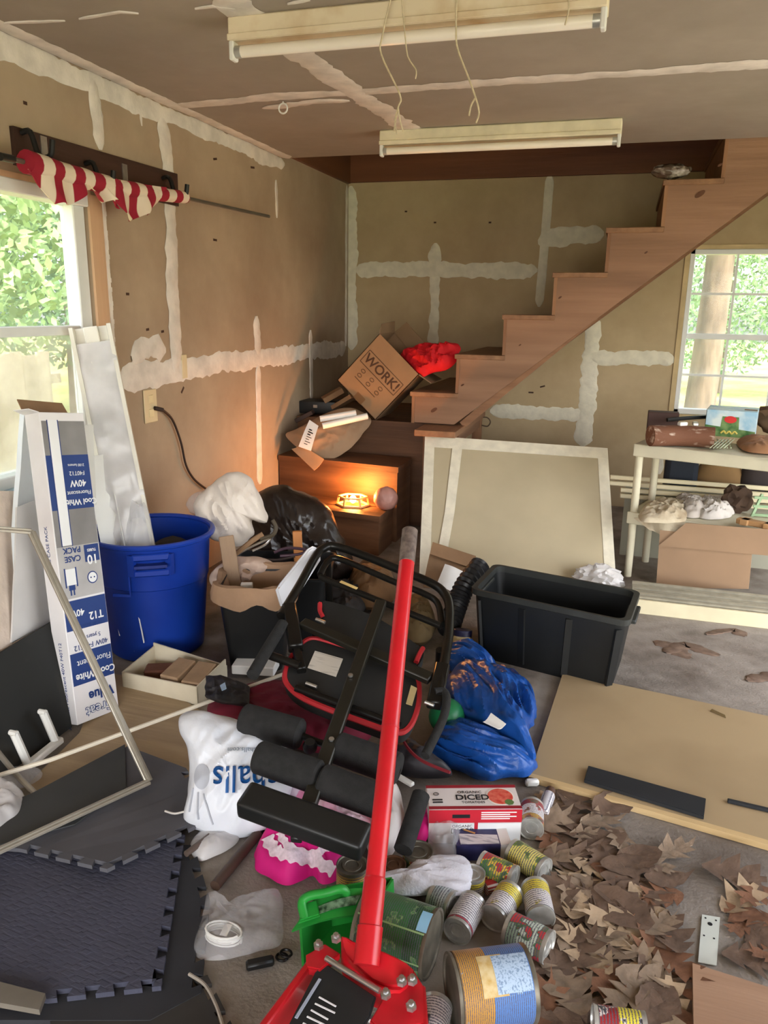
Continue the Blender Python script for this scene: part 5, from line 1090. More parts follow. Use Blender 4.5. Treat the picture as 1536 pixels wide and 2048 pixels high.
cov = part(jk, 'cover_plate', mat('jack_cover_black', (34, 36, 38), .5, var=.15), lambda bm: prism(bm, [JP(634, 1936, .165), JP(655, 1928, .17), JP(752, 1992, .17), JP(740, 2030, .165), JP(690, 2110, .15), JP(570, 2090, .15), JP(576, 2050, .15)], (0, 0, -.012), .003))
for i in range(5):
    a_ = JP(612+i*8-6, 2046-i*13, .168); b_ = JP(612+i*8+28+6*(i % 2), 2046-i*13+19, .168)
    part(cov, 'print_line', white_ink, lambda bm: beam(bm, a_, b_, .003, .0015, Zv), False)
part(cov, 'edge_stripe', mat('pale_blue_stripe', (170, 180, 200), .5), lambda bm: beam(bm, JP(640, 1958, .168), JP(592, 2036, .166), .006, .002, Zv), False)
part(jk, 'steel_rod', steel, lambda bm: tube(bm, [JP(652, 1916, .19), JP(760, 1982, .19)], .006, 10))
for x, y, z in ((637, 1894, .185), (803, 1966, .20), (824, 1964, .19), (771, 1992, .19), (822, 2016, .175), (672, 1880, .20)):
    part(jk, 'bolt', steel, lambda bm: lathe(bm, [(0, 0), (.011, 0), (.011, .008), (.006, .009), (.006, .016), (0, .017)], Matrix.Translation(JP(x, y, z)), 6))
for s in (lp0, rp0):
    part(jk, 'wheel', mat('jack_wheel', (60, 60, 62), .5, metal=.4), lambda bm: tube(bm, [V((s.x-.02, s.y-.02, .045)), V((s.x+.02, s.y-.02, .045))], .045, 20))
part(jk, 'base_axle', steel, lambda bm: tube(bm, [V((lp0.x, lp0.y-.02, .045)), V((rp0.x, rp0.y-.02, .045))], .009, 8))

# ================================================================== BAGS AND CLOTHES AROUND THE BENCH
bn_ = V((.28, -.72, .62)).normalized()
shop = mat('white_shopping_bag', (214, 218, 226), .4, var=.04, sc=5, bump=.45, bsc=20)
mb = thing('shopping_bag', 'full white plastic shopping bag with upside down blue lettering', 'bag', PZ(460, 1660, 0))
bm = B(); mpt = PZ(450, 1650, .03)
puff(bm, facing([(362, 1432), (400, 1420), (450, 1432), (520, 1455), (560, 1480), (585, 1530), (575, 1610), (545, 1655), (490, 1672), (420, 1668), (370, 1640), (378, 1570), (375, 1500), (358, 1462)], mpt+V((0, .08, .10)), bn_), bn_, .085, .10, 41, .022, 13, n=130, k=26, bamp=.2, fold=(.3, .4, .9), ff=4)
tree_ = BVHTree.FromBMesh(bm); bagc = obj('bag_body', bm, shop, mb)
mpl = mpt+V((0, .08, .10))
tA, tB = PP(580, 1528, mpl, bn_), PP(430, 1572, mpl, bn_)
tdir = (PP(438, 1556, mpl, bn_)-PP(555, 1552, mpl, bn_)).normalized(); tup = PP(500, 1600, mpl, bn_)-PP(500, 1550, mpl, bn_)
tc0 = PP(518, 1562, mpl, bn_)
bluel = mat('bag_blue_ink', (20, 96, 168), .5)
text('rshalls', .104, mframe(PP(508, 1560, mpl, bn_), tdir, tup), bluel, mb, wt=.006, on=(tree_, bn_), sx=.85)
text('marshalls.com', .020, mframe(PP(500, 1506, mpl, bn_), tdir, tup), mat('bag_grey_ink', (120, 140, 160), .5), mb, on=(tree_, bn_))
def on_bag(x, y):
    p = PP(x, y, mpl, bn_); h_ = tree_.ray_cast(p+bn_*.5, -bn_); return (h_[0] if h_[0] else p)+bn_*.002
gi = mat('bag_silver_ink', (176, 180, 190), .5)
def patch(bm):
    c_ = bm.verts.new(on_bag(411, 1558)); R_ = [[bm.verts.new(on_bag(411+17*k*math.cos(a), 1558+25*k*math.sin(a))) for a in [i*math.pi/12 for i in range(24)]] for k in (.35, .7, 1)]
    for j in range(24): bm.faces.new((c_, R_[0][j], R_[0][(j+1) % 24])); [bm.faces.new((R_[q][j], R_[q+1][j], R_[q+1][(j+1) % 24], R_[q][(j+1) % 24])) for q in (0, 1)]
part(mb, 'dot_print', gi, patch)
for l in ([(393, 1580), (384, 1625)], [(403, 1588), (402, 1640)], [(415, 1592), (430, 1650)]): part(mb, 'ray_print', gi, lambda bm: tube(bm, [on_bag(l[0][0]+(l[1][0]-l[0][0])*t/8, l[0][1]+(l[1][1]-l[0][1])*t/8) for t in range(9)], .003, 5))
tag(obj('plastic_bag', (lambda b: (puff(b, [PZ(x, y, .005) for x, y in ((380, 1690), (420, 1655), (478, 1672), (455, 1700), (400, 1722))], Zv, .03, .003, 55, .012, 14), b)[1])(B()), milky_film), 'thin white plastic film under the shopping bag', 'plastic film')
mar = mat('maroon_fabric', (112, 22, 44), .85, var=.2, sc=7)
cz = V((.1, -.5, .85))
sp = thing('sports_bag', 'maroon and black sports bag under the bench rollers', 'bag', PZ(520, 1470, 0))
part(sp, 'body', mar, lambda bm: puff(bm, [PZ(x, y, .07) for x, y in ((416, 1416), (440, 1392), (520, 1372), (600, 1372), (690, 1400), (730, 1440), (735, 1480), (640, 1505), (540, 1480), (470, 1462), (425, 1440))], cz, .10, .06, 61, .03, 8))
part(sp, 'end_panel', mat('black_nylon', (40, 38, 42), .6, var=.2), lambda bm: puff(bm, [PZ(x, y, .17) for x, y in ((408, 1392), (412, 1352), (440, 1350), (500, 1372), (498, 1410), (440, 1404))], cz, .02, .05, 62, .025, 14, smooth=False))
part(sp, 'logo_patch', mat('light_blue_patch', (170, 196, 226), .6), lambda bm: prism(bm, [PZ(x, y, .205) for x, y in ((440, 1372), (450, 1366), (453, 1378), (444, 1382))], (0, 0, .003)), False)
bk = thing('duffel_bag', 'black duffel bag with dark red piping beside the tomato case', 'bag', PZ(830, 1530, 0))
dfl = [(770, 1490), (800, 1470), (840, 1500), (890, 1535), (905, 1552), (850, 1556), (800, 1548), (770, 1530)]
part(bk, 'body', MAT['black_nylon'], lambda bm: puff(bm, [PZ(x, y, .05) for x, y in dfl], cz, .08, .04, 65, .02, 9))
part(bk, 'piping', mat('dark_red_piping', (120, 30, 40), .6), lambda bm: tube(bm, sm([PZ(x, y, .155) for x, y in ((798, 1462), (815, 1495), (845, 1522), (900, 1545))], 6), .005, 6))
part(bk, 'buckle', whitepl, lambda bm: beam(bm, PZ(785, 1546, .10), PZ(826, 1570, .10), .02, .014, Zv, .004))
pinkf = mat('hot_pink_cloth', (206, 16, 120), .7, var=.15, sc=6)
pk = thing('pink_garment', 'hot pink garment with white lace trim under the bench foot pad', 'garment', PZ(600, 1760, 0))
pbm = B(); puff(pbm, [PZ(x, y, .01) for x, y in ((508, 1725), (528, 1676), (560, 1650), (640, 1655), (705, 1690), (692, 1745), (645, 1768), (625, 1754), (580, 1772), (540, 1758))], Zv, .085, .004, 71, .04, 14, fold=(.5, -.8, 0), ff=4)
ptree = BVHTree.FromBMesh(pbm); obj('cloth', pbm, pinkf, pk)
def on_surf(tree, x, y, lift):
    d_ = ray(x, y).normalized(); h_ = tree.ray_cast(CAM, d_); return h_[0]-d_*lift if h_[0] else None
def lay(parent, nm, mt_, tree, path, wpx, lift=.006, n=40):
    P = sm([V((x, y, 0)) for x, y in path], 10); rows = []; bm = B()
    for k, p in enumerate(P):
        t = (P[min(k+1, len(P)-1)]-P[max(k-1, 0)]).normalized(); sdv = V((-t.y, t.x, 0)); row = []
        for u in (-1, -.5, 0, .5, 1):
            wv = wpx*(1+.25*math.sin(k*1.3+u)); q = on_surf(tree, p.x+sdv.x*u*wv, p.y+sdv.y*u*wv, lift+.0015*math.sin(k*.9+u*3)); row.append(q)
        if all(row): rows.append([bm.verts.new(q) for q in row])
    for A_, B2 in zip(rows, rows[1:]):
        for q in range(4): bm.faces.new((A_[q], A_[q+1], B2[q+1], B2[q]))
    return obj(nm, bm, mt_, parent)
lacem = see_through('white_lace', (240, 222, 232), .18, .8, .12, 90)
lay(pk, 'lace_trim', lacem, ptree, [(533, 1672), (550, 1700), (585, 1712), (630, 1722), (668, 1742)], 13)
lay(pk, 'lace_trim', lacem, ptree, [(560, 1664), (575, 1690), (620, 1708), (655, 1694)], 8)
tag(obj('pink_print_cloth', (lambda b: (puff(b, [PZ(x, y, .06) for x, y in ((590, 1590), (640, 1585), (700, 1610), (752, 1640), (740, 1680), (690, 1690), (640, 1660), (600, 1630))], Zv, .05, .05, 73, .03, 10), b)[1])(B()), mat('pink_white_print', (226, 140, 176), .8, c2=(232, 200, 214), sc=10, lo=.42, hi=.55)), 'pink and white printed cloth bunched below the foam rollers', 'cloth')
tag(obj('lilac_cloth', (lambda b: (puff(b, [PZ(x, y, .06) for x, y in ((545, 1575), (570, 1555), (610, 1575), (620, 1600), (580, 1615), (548, 1600))], Zv, .05, .05, 74, .03, 12), b)[1])(B()), mat('lilac_grey_cloth', (190, 176, 190), .85)), 'lilac grey cloth between the shopping bag and the foam roller', 'cloth')
tag(obj('white_towel', (lambda b: (puff(b, [PZ(x, y, .03) for x, y in ((735, 1600), (770, 1585), (800, 1592), (806, 1640), (790, 1700), (765, 1718), (735, 1700), (725, 1650))], Zv, .07, .025, 75, .03, 10), b)[1])(B()), mat('white_cloth', (214, 206, 202), .9, var=.05, bump=.2, bsc=120)), 'white towel bunched behind the jack handle', 'towel')
tag(obj('magenta_sock', (lambda b: (puff(b, [PZ(x, y, .03) for x, y in ((838, 1640), (852, 1612), (866, 1625), (862, 1655), (850, 1682), (828, 1682))], Zv, .04, .025, 76, .012, 14), b)[1])(B()), pinkf), 'magenta satin cloth end beside the tomato case', 'cloth')
tag(obj('plastic_wrap', (lambda b: (puff(b, [PZ(x, y, .02) for x, y in ((868, 1655), (895, 1638), (918, 1650), (922, 1690), (905, 1718), (868, 1715), (858, 1690))], Zv, .05, .015, 77, .025, 18), b)[1])(B()), clear_film), 'crumpled clear plastic wrap before the tomato case', 'plastic wrap')
tag(obj('glove', (lambda b: (puff(b, [PZ(x, y, .055) for x, y in ((716, 1768), (722, 1757), (748, 1756), (790, 1764), (806, 1745), (835, 1728), (880, 1716), (930, 1716), (946, 1740), (943, 1775), (918, 1790), (870, 1786), (810, 1790), (760, 1782), (722, 1783))], Zv, .03, .02, 78, .016, 22, fold=(.9, .3, 0), ff=3), b)[1])(B()), mat('white_knit', (210, 210, 220), .9, var=.05, bump=.3, bsc=160)), 'white knitted glove draped over the food cans', 'glove')
# blue tarp heap
tarp = mat('blue_tarp', (18, 66, 140), .34, var=.2, sc=5, c2=(28, 82, 160), bump=.35, bsc=45)
tp = thing('blue_tarp', 'crumpled shiny blue tarp heaped beside the fibreboard', 'tarp', PZ(970, 1500, 0))
for nm, ol, z, h_, sd2, nn, fd in (('upper_fold', [(886, 1405), (900, 1350), (935, 1322), (975, 1335), (1035, 1368), (1066, 1395), (1074, 1430), (1058, 1470), (1072, 1520), (1025, 1495), (985, 1470), (940, 1448), (905, 1430)], .07, .10, 81, (.1, -.4, .9), (.4, -.8, 0)),
                              ('lower_fold', [(838, 1510), (870, 1470), (900, 1445), (945, 1440), (985, 1462), (1020, 1490), (1072, 1525), (1060, 1550), (1010, 1556), (985, 1562), (950, 1558), (925, 1545), (880, 1530)], .03, .10, 82, (.1, -.5, .86), (.9, -.2, 0)),
                              ('far_fold', [(890, 1330), (900, 1295), (940, 1290), (975, 1312), (992, 1335), (960, 1345), (920, 1345)], .05, .08, 83, (.1, -.4, .9), (.8, -.5, 0)),
                              ('side_fold', [(960, 1340), (1000, 1340), (1055, 1375), (1070, 1410), (1068, 1440), (1030, 1410), (985, 1375)], .04, .08, 84, (.2, -.4, .9), (.4, -.8, 0))):
    part(tp, nm, tarp, lambda bm: puff(bm, [PZ(x, y, z) for x, y in ol], nn, h_, z*.9, sd2, .05, 15, n=140, k=30, bamp=.1, fold=fd, ff=5))
part(tp, 'care_tag', paper, lambda bm: slab(bm, PZ(966, 1444, .17), PZ(982, 1428, .18), PZ(1012, 1450, .17), PZ(996, 1458, .165), 4, 4, lambda u, v, p, n: n*.006*math.sin(u*4), .002))
tag(obj('green_ball', (lambda b: (blob(b, PZ(893, 1432, .09), (.065, .065, .065), 1, .02, 1.5), b)[1])(B()), mat('green_rubber', (20, 104, 60), .4)), 'green ball caught under the blue tarp', 'ball')
jr = thing('glass_jar', 'glass jar with a dark blue lid beside the tote', 'jar', PZ(922, 1308, 0))
Mj = Matrix.Translation(PZ(922, 1308, 0)) @ Matrix.Rotation(-.25, 4, 'X')
part(jr, 'jar_body', mat('amber_jar', (196, 176, 130), .15, var=.2), lambda bm: lathe(bm, [(0, 0), (.042, .0), (.045, .01), (.045, .075), (.038, .085), (0, .085)], Mj, 24))
part(jr, 'lid', mat('navy_lid', (28, 28, 60), .5), lambda bm: lathe(bm, [(0, .084), (.042, .084), (.042, .11), (.04, .112), (0, .112)], Mj, 24))

# ================================================================== TOMATO CASE, CANS, PACKETS
tm = thing('tomato_case', 'red and white printed case of tomato cans', 'carton', PZ(945, 1690, 0))
k0, k1 = PZ(856, 1688, 0), PZ(1040, 1686, 0); ku = (k1-k0).normalized(); kv = V((-ku.y, ku.x, 0)); KW = (k1-k0).length; KH = .115; KD = .115
part(tm, 'carton', mat('case_white', (226, 218, 216), .5, var=.03), lambda bm: prism(bm, [k0, k1, k1+kv*KD, k0+kv*KD], (0, 0, KH), .002), False)
cr = mat('case_red', (196, 34, 52), .5); crd = mat('case_dark_red', (150, 34, 48), .5)
def kf(u, z): return k0+ku*u*KW+V((0, 0, z*KH))-kv*.0012
def kt(u, v): return k0+ku*u*KW+kv*v*KD+V((0, 0, KH+.0006))
def fq(mt_, f, a, b, c_, d_, nrm, lift=0, nm='print_block'): part(tm, nm, mt_, lambda bm: prism(bm, [q+V(nrm)*lift for q in (f(a, b), f(c_, b), f(c_, d_), f(a, d_))], V(nrm)*.0005), False)
fq(cr, kf, 0, .62, 1, .99, -kv); fq(cr, kf, .49, .30, .53, .62, -kv); fq(white_ink, kf, .24, .28, .49, .60, -kv, .0004); fq(white_ink, kf, .53, .10, .99, .60, -kv, .0004)
fq(black_ink, kf, .25, .76, .44, .86, -kv, .0006); fq(crd, kt, 0, 0, 1, .12, Zv); fq(crd, kt, 0, .88, 1, 1, Zv)
text('ORGANIC', .016, mframe(kt(.47, .68)+Zv*.0012, ku, kv), black_ink, tm); text('DICED', .034, mframe(kt(.49, .46)+Zv*.0012, ku, kv), black_ink, tm, wt=.015); text('TOMATOES', .013, mframe(kt(.49, .26)+Zv*.0012, ku, kv), black_ink, tm)
text('ORGANIC', .013, mframe(kf(.36, .52)-kv*.001, ku, Zv), black_ink, tm); text('DICED', .024, mframe(kf(.37, .38)-kv*.001, ku, Zv), black_ink, tm)
for i in range(4): fq(white_ink, kf, .56, .90-.06*i, .94-.07*(i % 2), .93-.06*i, -kv, .0007, 'print_line')
part(tm, 'bowl_picture', mat('bowl_white', (232, 226, 220), .5), lambda bm: lathe(bm, [(0, 0), (.042, 0), (.042, .0008), (0, .0008)], mframe(kt(.80, .5), ku, kv), 28))
part(tm, 'tomato_picture', mat('tomato_print', (206, 62, 50), .6, c2=(226, 120, 100), sc=60), lambda bm: lathe(bm, [(0, .0008), (.037, .0008), (.037, .0014), (0, .0014)], mframe(kt(.80, .5), ku, kv), 28))
part(tm, 'leaf_picture', mat('leaf_print', (96, 124, 70), .6), lambda bm: lathe(bm, [(0, .0014), (.014, .0014), (.014, .002), (0, .002)], mframe(kt(.88, .25), ku, kv), 7))
part(tm, 'logo_ring', black_ink, lambda bm: tube(bm, [kt(.10, .62)+ku*.008*math.cos(a)+kv*.006*math.sin(a)+Zv*.001 for a in [i*math.pi/6 for i in range(12)]], .001, 5, True))
for v_ in (.36, .26): fq(black_ink, kt, .05, v_, .16, v_+.05, Zv, .0003, 'print_line')

def can(label, a, b, r, mt_, lid=tin, name='food_can', open_=False, group='food cans spilled on the floor', rib=True):
    a, b = V(a), V(b); Lh = (b-a).length; Mx = frame(a, b).to_4x4(); Mx.translation = a
    t = thing(name, label, 'can', a, group, rot=frame(a, b))
    part(t, 'can_body', lid, lambda bm: lathe(bm, [(0, .004), (r*.9, .004), (r*.93, 0), (r, 0), (r, .004), (r*.97, .008), (r*.97, Lh-.008), (r, Lh-.004), (r, Lh), (r*.93, Lh), (r*.9, Lh-.004), (r*.62, Lh-.004), (r*.6, Lh-.002), (r*.45, Lh-.002), (r*.43, Lh-.004), (0, Lh-.004)], Mx, 32))
    part(t, 'paper_label', mt_, lambda bm: lathe(bm, [(r*.975, .01), (r*.99, .01), (r*.99, Lh-.01), (r*.975, Lh-.01)], Mx, 32))
    return t
W_, Y_ = (216, 212, 214), (222, 204, 60)
lm = dict(
    soup=label_mat('label_red_white', [(0, (150, 40, 36)), (.25, W_), (.78, (190, 150, 60))], .56, [(170, 70, 50), (110, 90, 60)]),
    yellow=label_mat('label_yellow_green', [(0, (222, 212, 110)), (.5, (226, 216, 124)), (.9, (214, 200, 90))], .56, [(120, 150, 60), (90, 110, 50)]),
    white=label_mat('label_white_text', [(0, W_), (.3, W_), (.92, (170, 60, 70))], .7, [(180, 176, 180)]),
    ywhite=label_mat('label_yellow_top', [(0, W_), (.62, Y_), (.95, Y_)], .66, [(190, 180, 90)]),
    veg=label_mat('label_mixed_veg', [(0, (150, 176, 160)), (.3, (196, 210, 200)), (.85, (120, 110, 90))], .50, [(70, 110, 70), (190, 60, 66)]),
    fruit=label_mat('label_fruit', [(0, (70, 120, 60)), (.4, (120, 150, 60)), (.8, (60, 100, 54))], .48, [(226, 196, 70), (190, 50, 46)]),
    green=label_mat('label_big_green', [(0, (34, 84, 40)), (.25, (46, 110, 52)), (.9, (36, 70, 36))], .56, [(120, 160, 100), (70, 130, 70)], tf=60),
    bluey=label_mat('label_blue_amber', [(0, (196, 146, 60)), (.42, (86, 130, 196)), (.95, (86, 130, 196))], .72, [(150, 180, 210)], tf=70),
    pale=label_mat('label_pale_blue', [(0, (170, 186, 190)), (.5, (190, 200, 204)), (.9, (160, 170, 176))], .7, [(120, 130, 140)]),
    gold=label_mat('label_gold', [(0, (196, 160, 66)), (.5, (206, 170, 80)), (.9, (150, 120, 60))], .6, [(150, 110, 50)]),
    purple=label_mat('label_white_purple', [(0, (110, 70, 150)), (.3, W_), (.9, (190, 188, 196))], .7, [(170, 160, 190)]),
    redy=label_mat('label_red_yellow', [(0, (150, 40, 44)), (.45, (226, 214, 70)), (.95, (226, 214, 70))], .6, [(220, 214, 210), (60, 60, 60)]),
)
rc = .0365
def lie(x0, y0, x1, y1, r=rc, z=None): z = r+.001 if z is None else z; return PZ(x0, y0, z), PZ(x1, y1, z)
def lying(label, x0, y0, x1, y1, mt_, r=rc, ln=None, **k):
    a, b = lie(x0, y0, x1, y1, r)
    if ln: b = a+(b-a).normalized()*ln
    return can(label, a, b, r, mt_, **k)
lying('red and white soup can lying with its bright end before the tomato case corner', 1064, 1614, 1062, 1678, lm['soup'], ln=.108)
lying('pale yellow can with green print lying near the leaves beside the blue packet', 1024, 1702, 1082, 1738, lm['yellow'], ln=.11)
lying('white can with a yellow top band lying among the leaves', 1082, 1838, 1070, 1778, lm['ywhite'], ln=.108)
lying('mixed vegetable can with pale green label at the leaf heap', 1016, 1854, 1092, 1892, lm['veg'], r=.04, ln=.108)
lying('white text label can lying against the pale ribbed can', 946, 1806, 911, 1868, lm['white'], ln=.108)
lying('yellow and white can wedged between two white labelled cans', 986, 1838, 1018, 1790, lm['ywhite'], ln=.108)
lying('bare ribbed pale can poking out from under the white glove', 866, 1790, 900, 1808, lm['pale'], ln=.06)
lying('fruit label can lying under the blue packet end', 962, 1728, 1014, 1752, lm['fruit'], ln=.10)
def standing(label, x, y, mt_, h_, r=rc, lid=dtin, top=True, **k):
    p = PZ(x, y, h_); p.z = 0; return can(label, p+V((0, 0, .001)), p+V((0, 0, h_)), r, mt_, lid=lid, **k)
standing('upright gold label can with dull lid beside the pink garment', 704, 1728, lm['gold'], .11, .041)
standing('upright can with rusty brown lid beside the jack handle', 787, 1727, lm['gold'], .075, .034, mat('rusty_lid', (110, 78, 56), .7, metal=.3, sc=20, var=.25))
standing('upright green label can with dull grey lid below the black foam sleeve', 836, 1700, lm['fruit'], .085, .042)
standing('upright yellow label can half hidden by the white glove', 944, 1745, lm['ywhite'], .06, .036, tin)
big = .078
a, b = PZ(690, 1828, big+.002), PZ(866, 1888, big+.002)
can('big green vegetable can lying behind the jack handle', b, b+(a-b).normalized()*.178, big, lm['green'], lid=dtin, name='large_food_can', group='large food cans')
a, b = PZ(903, 1985, big+.002), PZ(1052, 1965, big+.002)
can('big blue and amber can lying beside the red jack', a, a+(b-a).normalized()*.172, big, lm['bluey'], lid=dtin, name='large_food_can', group='large food cans')
def can_patch(t, a, b, r, towards, half, z0, z1, mt_, nm='label_panel', lift=.0008):
    a, b = V(a), V(b); ax = (b-a).normalized(); o = V(towards)-a; o = (o-ax*o.dot(ax)).normalized(); s2 = ax.cross(o)
    def f(bm):
        rows = [[bm.verts.new(a+ax*(b-a).length*z+(o*math.cos(h)+s2*math.sin(h))*(r*.99+lift)) for h in [half[0]+(half[1]-half[0])*i/10 for i in range(11)]] for z in (z0, z1)]
        for i in range(10): bm.faces.new((rows[0][i], rows[0][i+1], rows[1][i+1], rows[1][i]))
    return part(t, nm, mt_, f)
bcan = bpy.data.objects['large_food_can.001']; be_ = a+(b-a).normalized()*.172
tpan = mat('pale_text_panel', (172, 194, 218), .6, c2=(122, 146, 178), sc=60, st=(4, 1, 4), lo=.5, hi=.62)
can_patch(bcan, a, be_, big, CAM, (-.85, .25), .30, .62, mat('cream_text_panel', (214, 196, 150), .6, c2=(196, 160, 90), sc=50)); can_patch(bcan, a, be_, big, CAM, (-.8, .2), .48, .93, tpan, lift=.0014)
gcan = bpy.data.objects['large_food_can']; a, b = PZ(690, 1828, big+.002), PZ(866, 1888, big+.002); ge = b+(a-b).normalized()*.178
pgm = mat('pale_green_mark', (150, 184, 130), .6)
for h0 in (-.75, .12): can_patch(gcan, b, ge, big, CAM, (h0, h0+.05), .04, .96, pgm, 'label_line')
can_patch(gcan, b, ge, big, CAM, (.2, .85), .02, .16, mat('pale_blue_mark', (140, 190, 220), .6), 'price_sticker')
lying('white text can wedged between the red jack and the big blue can', 872, 2010, 862, 2060, lm['white'], ln=.108)
lying('red and yellow label can lying among the leaves beyond the big blue can', 1185, 2046, 1280, 2060, lm['redy'], ln=.108)
bo = thing('pill_bottle', 'small white and purple labelled bottle lying by the tomato case', 'bottle', PZ(1090, 1610, .02))
a, b = PZ(1084, 1628, .021), PZ(1098, 1590, .021); Mx = frame(a, b).to_4x4(); Mx.translation = a; Lh = (b-a).length*1.2
part(bo, 'bottle_body', lm['purple'], lambda bm: lathe(bm, [(0, 0), (.018, 0), (.02, .004), (.02, Lh*.8), (.014, Lh*.86), (0, Lh*.86)], Mx, 24))
part(bo, 'cap', mat('brown_cap', (84, 58, 44), .6), lambda bm: lathe(bm, [(0, Lh*.85), (.016, Lh*.85), (.016, Lh*1.05), (0, Lh*1.05)], Mx, 20))
tag(obj('plastic_scrap', (lambda b: (box(b, PZ(1064, 1565, .014), (.045, .022, .024), Matrix.Rotation(.4, 3, 'Z'), .006), b)[1])(B()), whitepl), 'small white plastic piece at the tarp edge', 'scrap')
bp_ = thing('blue_packet', 'dark blue and white printed carton lying before the tomato case', 'packet', PZ(958, 1700, 0))
b0, b1 = PZ(912, 1722, .0), PZ(1000, 1720, .0); bu = (b1-b0).normalized(); bv = V((-bu.y, bu.x, 0)); BW = (b1-b0).length
part(bp_, 'carton', mat('navy_print', (34, 36, 78), .5, c2=(60, 60, 100), sc=20), lambda bm: prism(bm, [b0, b1, b1+bv*.07, b0+bv*.07], (0, 0, .05)), False)
part(bp_, 'label_panel', mat('text_panel', (206, 204, 206), .6, c2=(150, 150, 160), sc=60, st=(.4, 2, 2), lo=.5, hi=.62), lambda bm: prism(bm, [b0+bu*.012+bv*.005+Zv*.0505, b1-bu*.003+bv*.005+Zv*.0505, b1-bu*.003+bv*.042+Zv*.0505, b0+bu*.012+bv*.05+Zv*.0505], Zv*.0006), False)
part(bp_, 'gold_swoosh', mat('gold_print', (190, 140, 80), .5), lambda bm: beam(bm, b0+bu*.03+bv*.068+Zv*.0512, b0+bu*.06+bv*.05+Zv*.0512, .006, .001, Zv), False)
part(bp_, 'end_flap', paper, lambda bm: prism(bm, [b1, b1+bv*.07, b1+bv*.065+bu*.028+Zv*.004, b1+bu*.03+Zv*.004], Zv*.05), False)
rs_ = thing('red_tin', 'small red and white striped tin below the fruit can', 'tin', PZ(985, 1772, 0))
part(rs_, 'tin_body', stripes('red_white_stripe', (150, 36, 38), (214, 200, 196), 42, 2, .5), lambda bm: tube(bm, [PZ(970, 1776, .02), PZ(1000, 1768, .02)], .019, 16))

# green caddy
gc = thing('green_caddy', 'green plastic caddy with a loop handle tipped toward the jack', 'caddy', PZ(650, 1850, 0))
gp = mat('green_plastic', (36, 140, 52), .4, var=.12, sc=6)
G = dict(bl=PZ(604, 1935, .0), tl=PZ(598, 1852, .115), tr=PZ(735, 1828, .12), br=PZ(740, 1905, 0))
gb_ = V((.02, .13, 0))
part(gc, 'side_wall', gp, lambda bm: prism(bm, [G['bl'], G['tl'], G['tl']+gb_+V((0, 0, .01)), G['bl']+gb_], (.006, 0, 0)), False)
part(gc, 'side_wall', gp, lambda bm: prism(bm, [G['br'], G['tr'], G['tr']+gb_, G['br']+gb_], (.006, 0, 0)), False)
part(gc, 'back_wall', gp, lambda bm: prism(bm, [G['bl']+gb_, G['br']+gb_, G['tr']+gb_, G['tl']+gb_], (0, .006, 0)), False)
part(gc, 'floor_panel', gp, lambda bm: prism(bm, [G['bl'], G['br'], G['br']+gb_, G['bl']+gb_], (0, 0, .006)), False)
part(gc, 'top_lip', gp, lambda bm: slab(bm, G['tl']+V((-.012, -.015, -.006)), G['tr']+V((.0, -.0, -.004)), G['tr']+gb_*.55+V((0, 0, .012)), G['tl']+gb_*.55+V((0, 0, .02)), 10, 4, lambda u, v, p, n: V((0, 0, .012*math.sin(u*3.14))), .008))
text('HARDY', .026, mframe((G['tl']*.5+G['tr']*.5)+gb_*.26+V((-.012, 0, .026)), G['tr']-G['tl'], gb_), mat('dark_green_ink', (30, 60, 34), .6), gc) if False else part(gc, 'lettering_band', mat('dark_green_ink', (30, 60, 34), .6, c2=(120, 150, 120), sc=70), lambda bm: slab(bm, G['tl']+gb_*.12+V((.01, 0, .008)), G['tl'].lerp(G['tr'], .78)+gb_*.12+V((0, 0, .013)), G['tl'].lerp(G['tr'], .78)+gb_*.32+V((0, 0, .020)), G['tl']+gb_*.32+V((.01, 0, .016)), 8, 2, lambda u, v, p, n: V((0, 0, .011*math.sin(u*2.4))), .002))
hl = [PZ(610, 1838, .13), PZ(604, 1806, .15), PZ(618, 1792, .16), PZ(650, 1786, .16), PZ(680, 1778, .165), PZ(692, 1786, .15), PZ(690, 1800, .13)]
part(gc, 'loop_handle', gp, lambda bm: tube(bm, sm(hl, 5), .011, 10))
part(gc, 'handle_root', gp, lambda bm: prism(bm, [PZ(597, 1850, .125), PZ(640, 1836, .13), PZ(634, 1806, .135), PZ(606, 1812, .135)], (0, 0, .01), .003))

# clear bag with wire coil
zb = thing('zip_bag', 'clear plastic zip bag holding a coil of white wire', 'bag', PZ(475, 1860, 0))
part(zb, 'film', clear_film, lambda bm: puff(bm, [PZ(x, y, .006) for x, y in ((384, 1905), (402, 1840), (412, 1790), (432, 1795), (438, 1815), (490, 1802), (558, 1782), (565, 1840), (560, 1888), (520, 1902), (470, 1915), (420, 1920))], Zv, .035, .003, 91, .018, 14))
zc = PZ(448, 1880, .012)
part(zb, 'wire_coil', whitepl, lambda bm: tube(bm, [zc+V((.045*math.cos(a)*(1+.03*math.sin(a*.37)), .028*math.sin(a), .004+.0004*i)) for i, a in enumerate([i*math.pi/9 for i in range(72)])], .0028, 5))
part(zb, 'card_tag', paper, lambda bm: box(bm, PZ(452, 1860, .042), (.018, .036, .002), Matrix.Rotation(.1, 3, 'Z')), False)
tag(obj('black_bar', (lambda b: (beam(b, PZ(492, 1932, .012), PZ(548, 1920, .012), .024, .02, Zv, .005), b)[1])(B()), blackpl), 'short black rubber handle at the edge of the zip bag', 'handle')
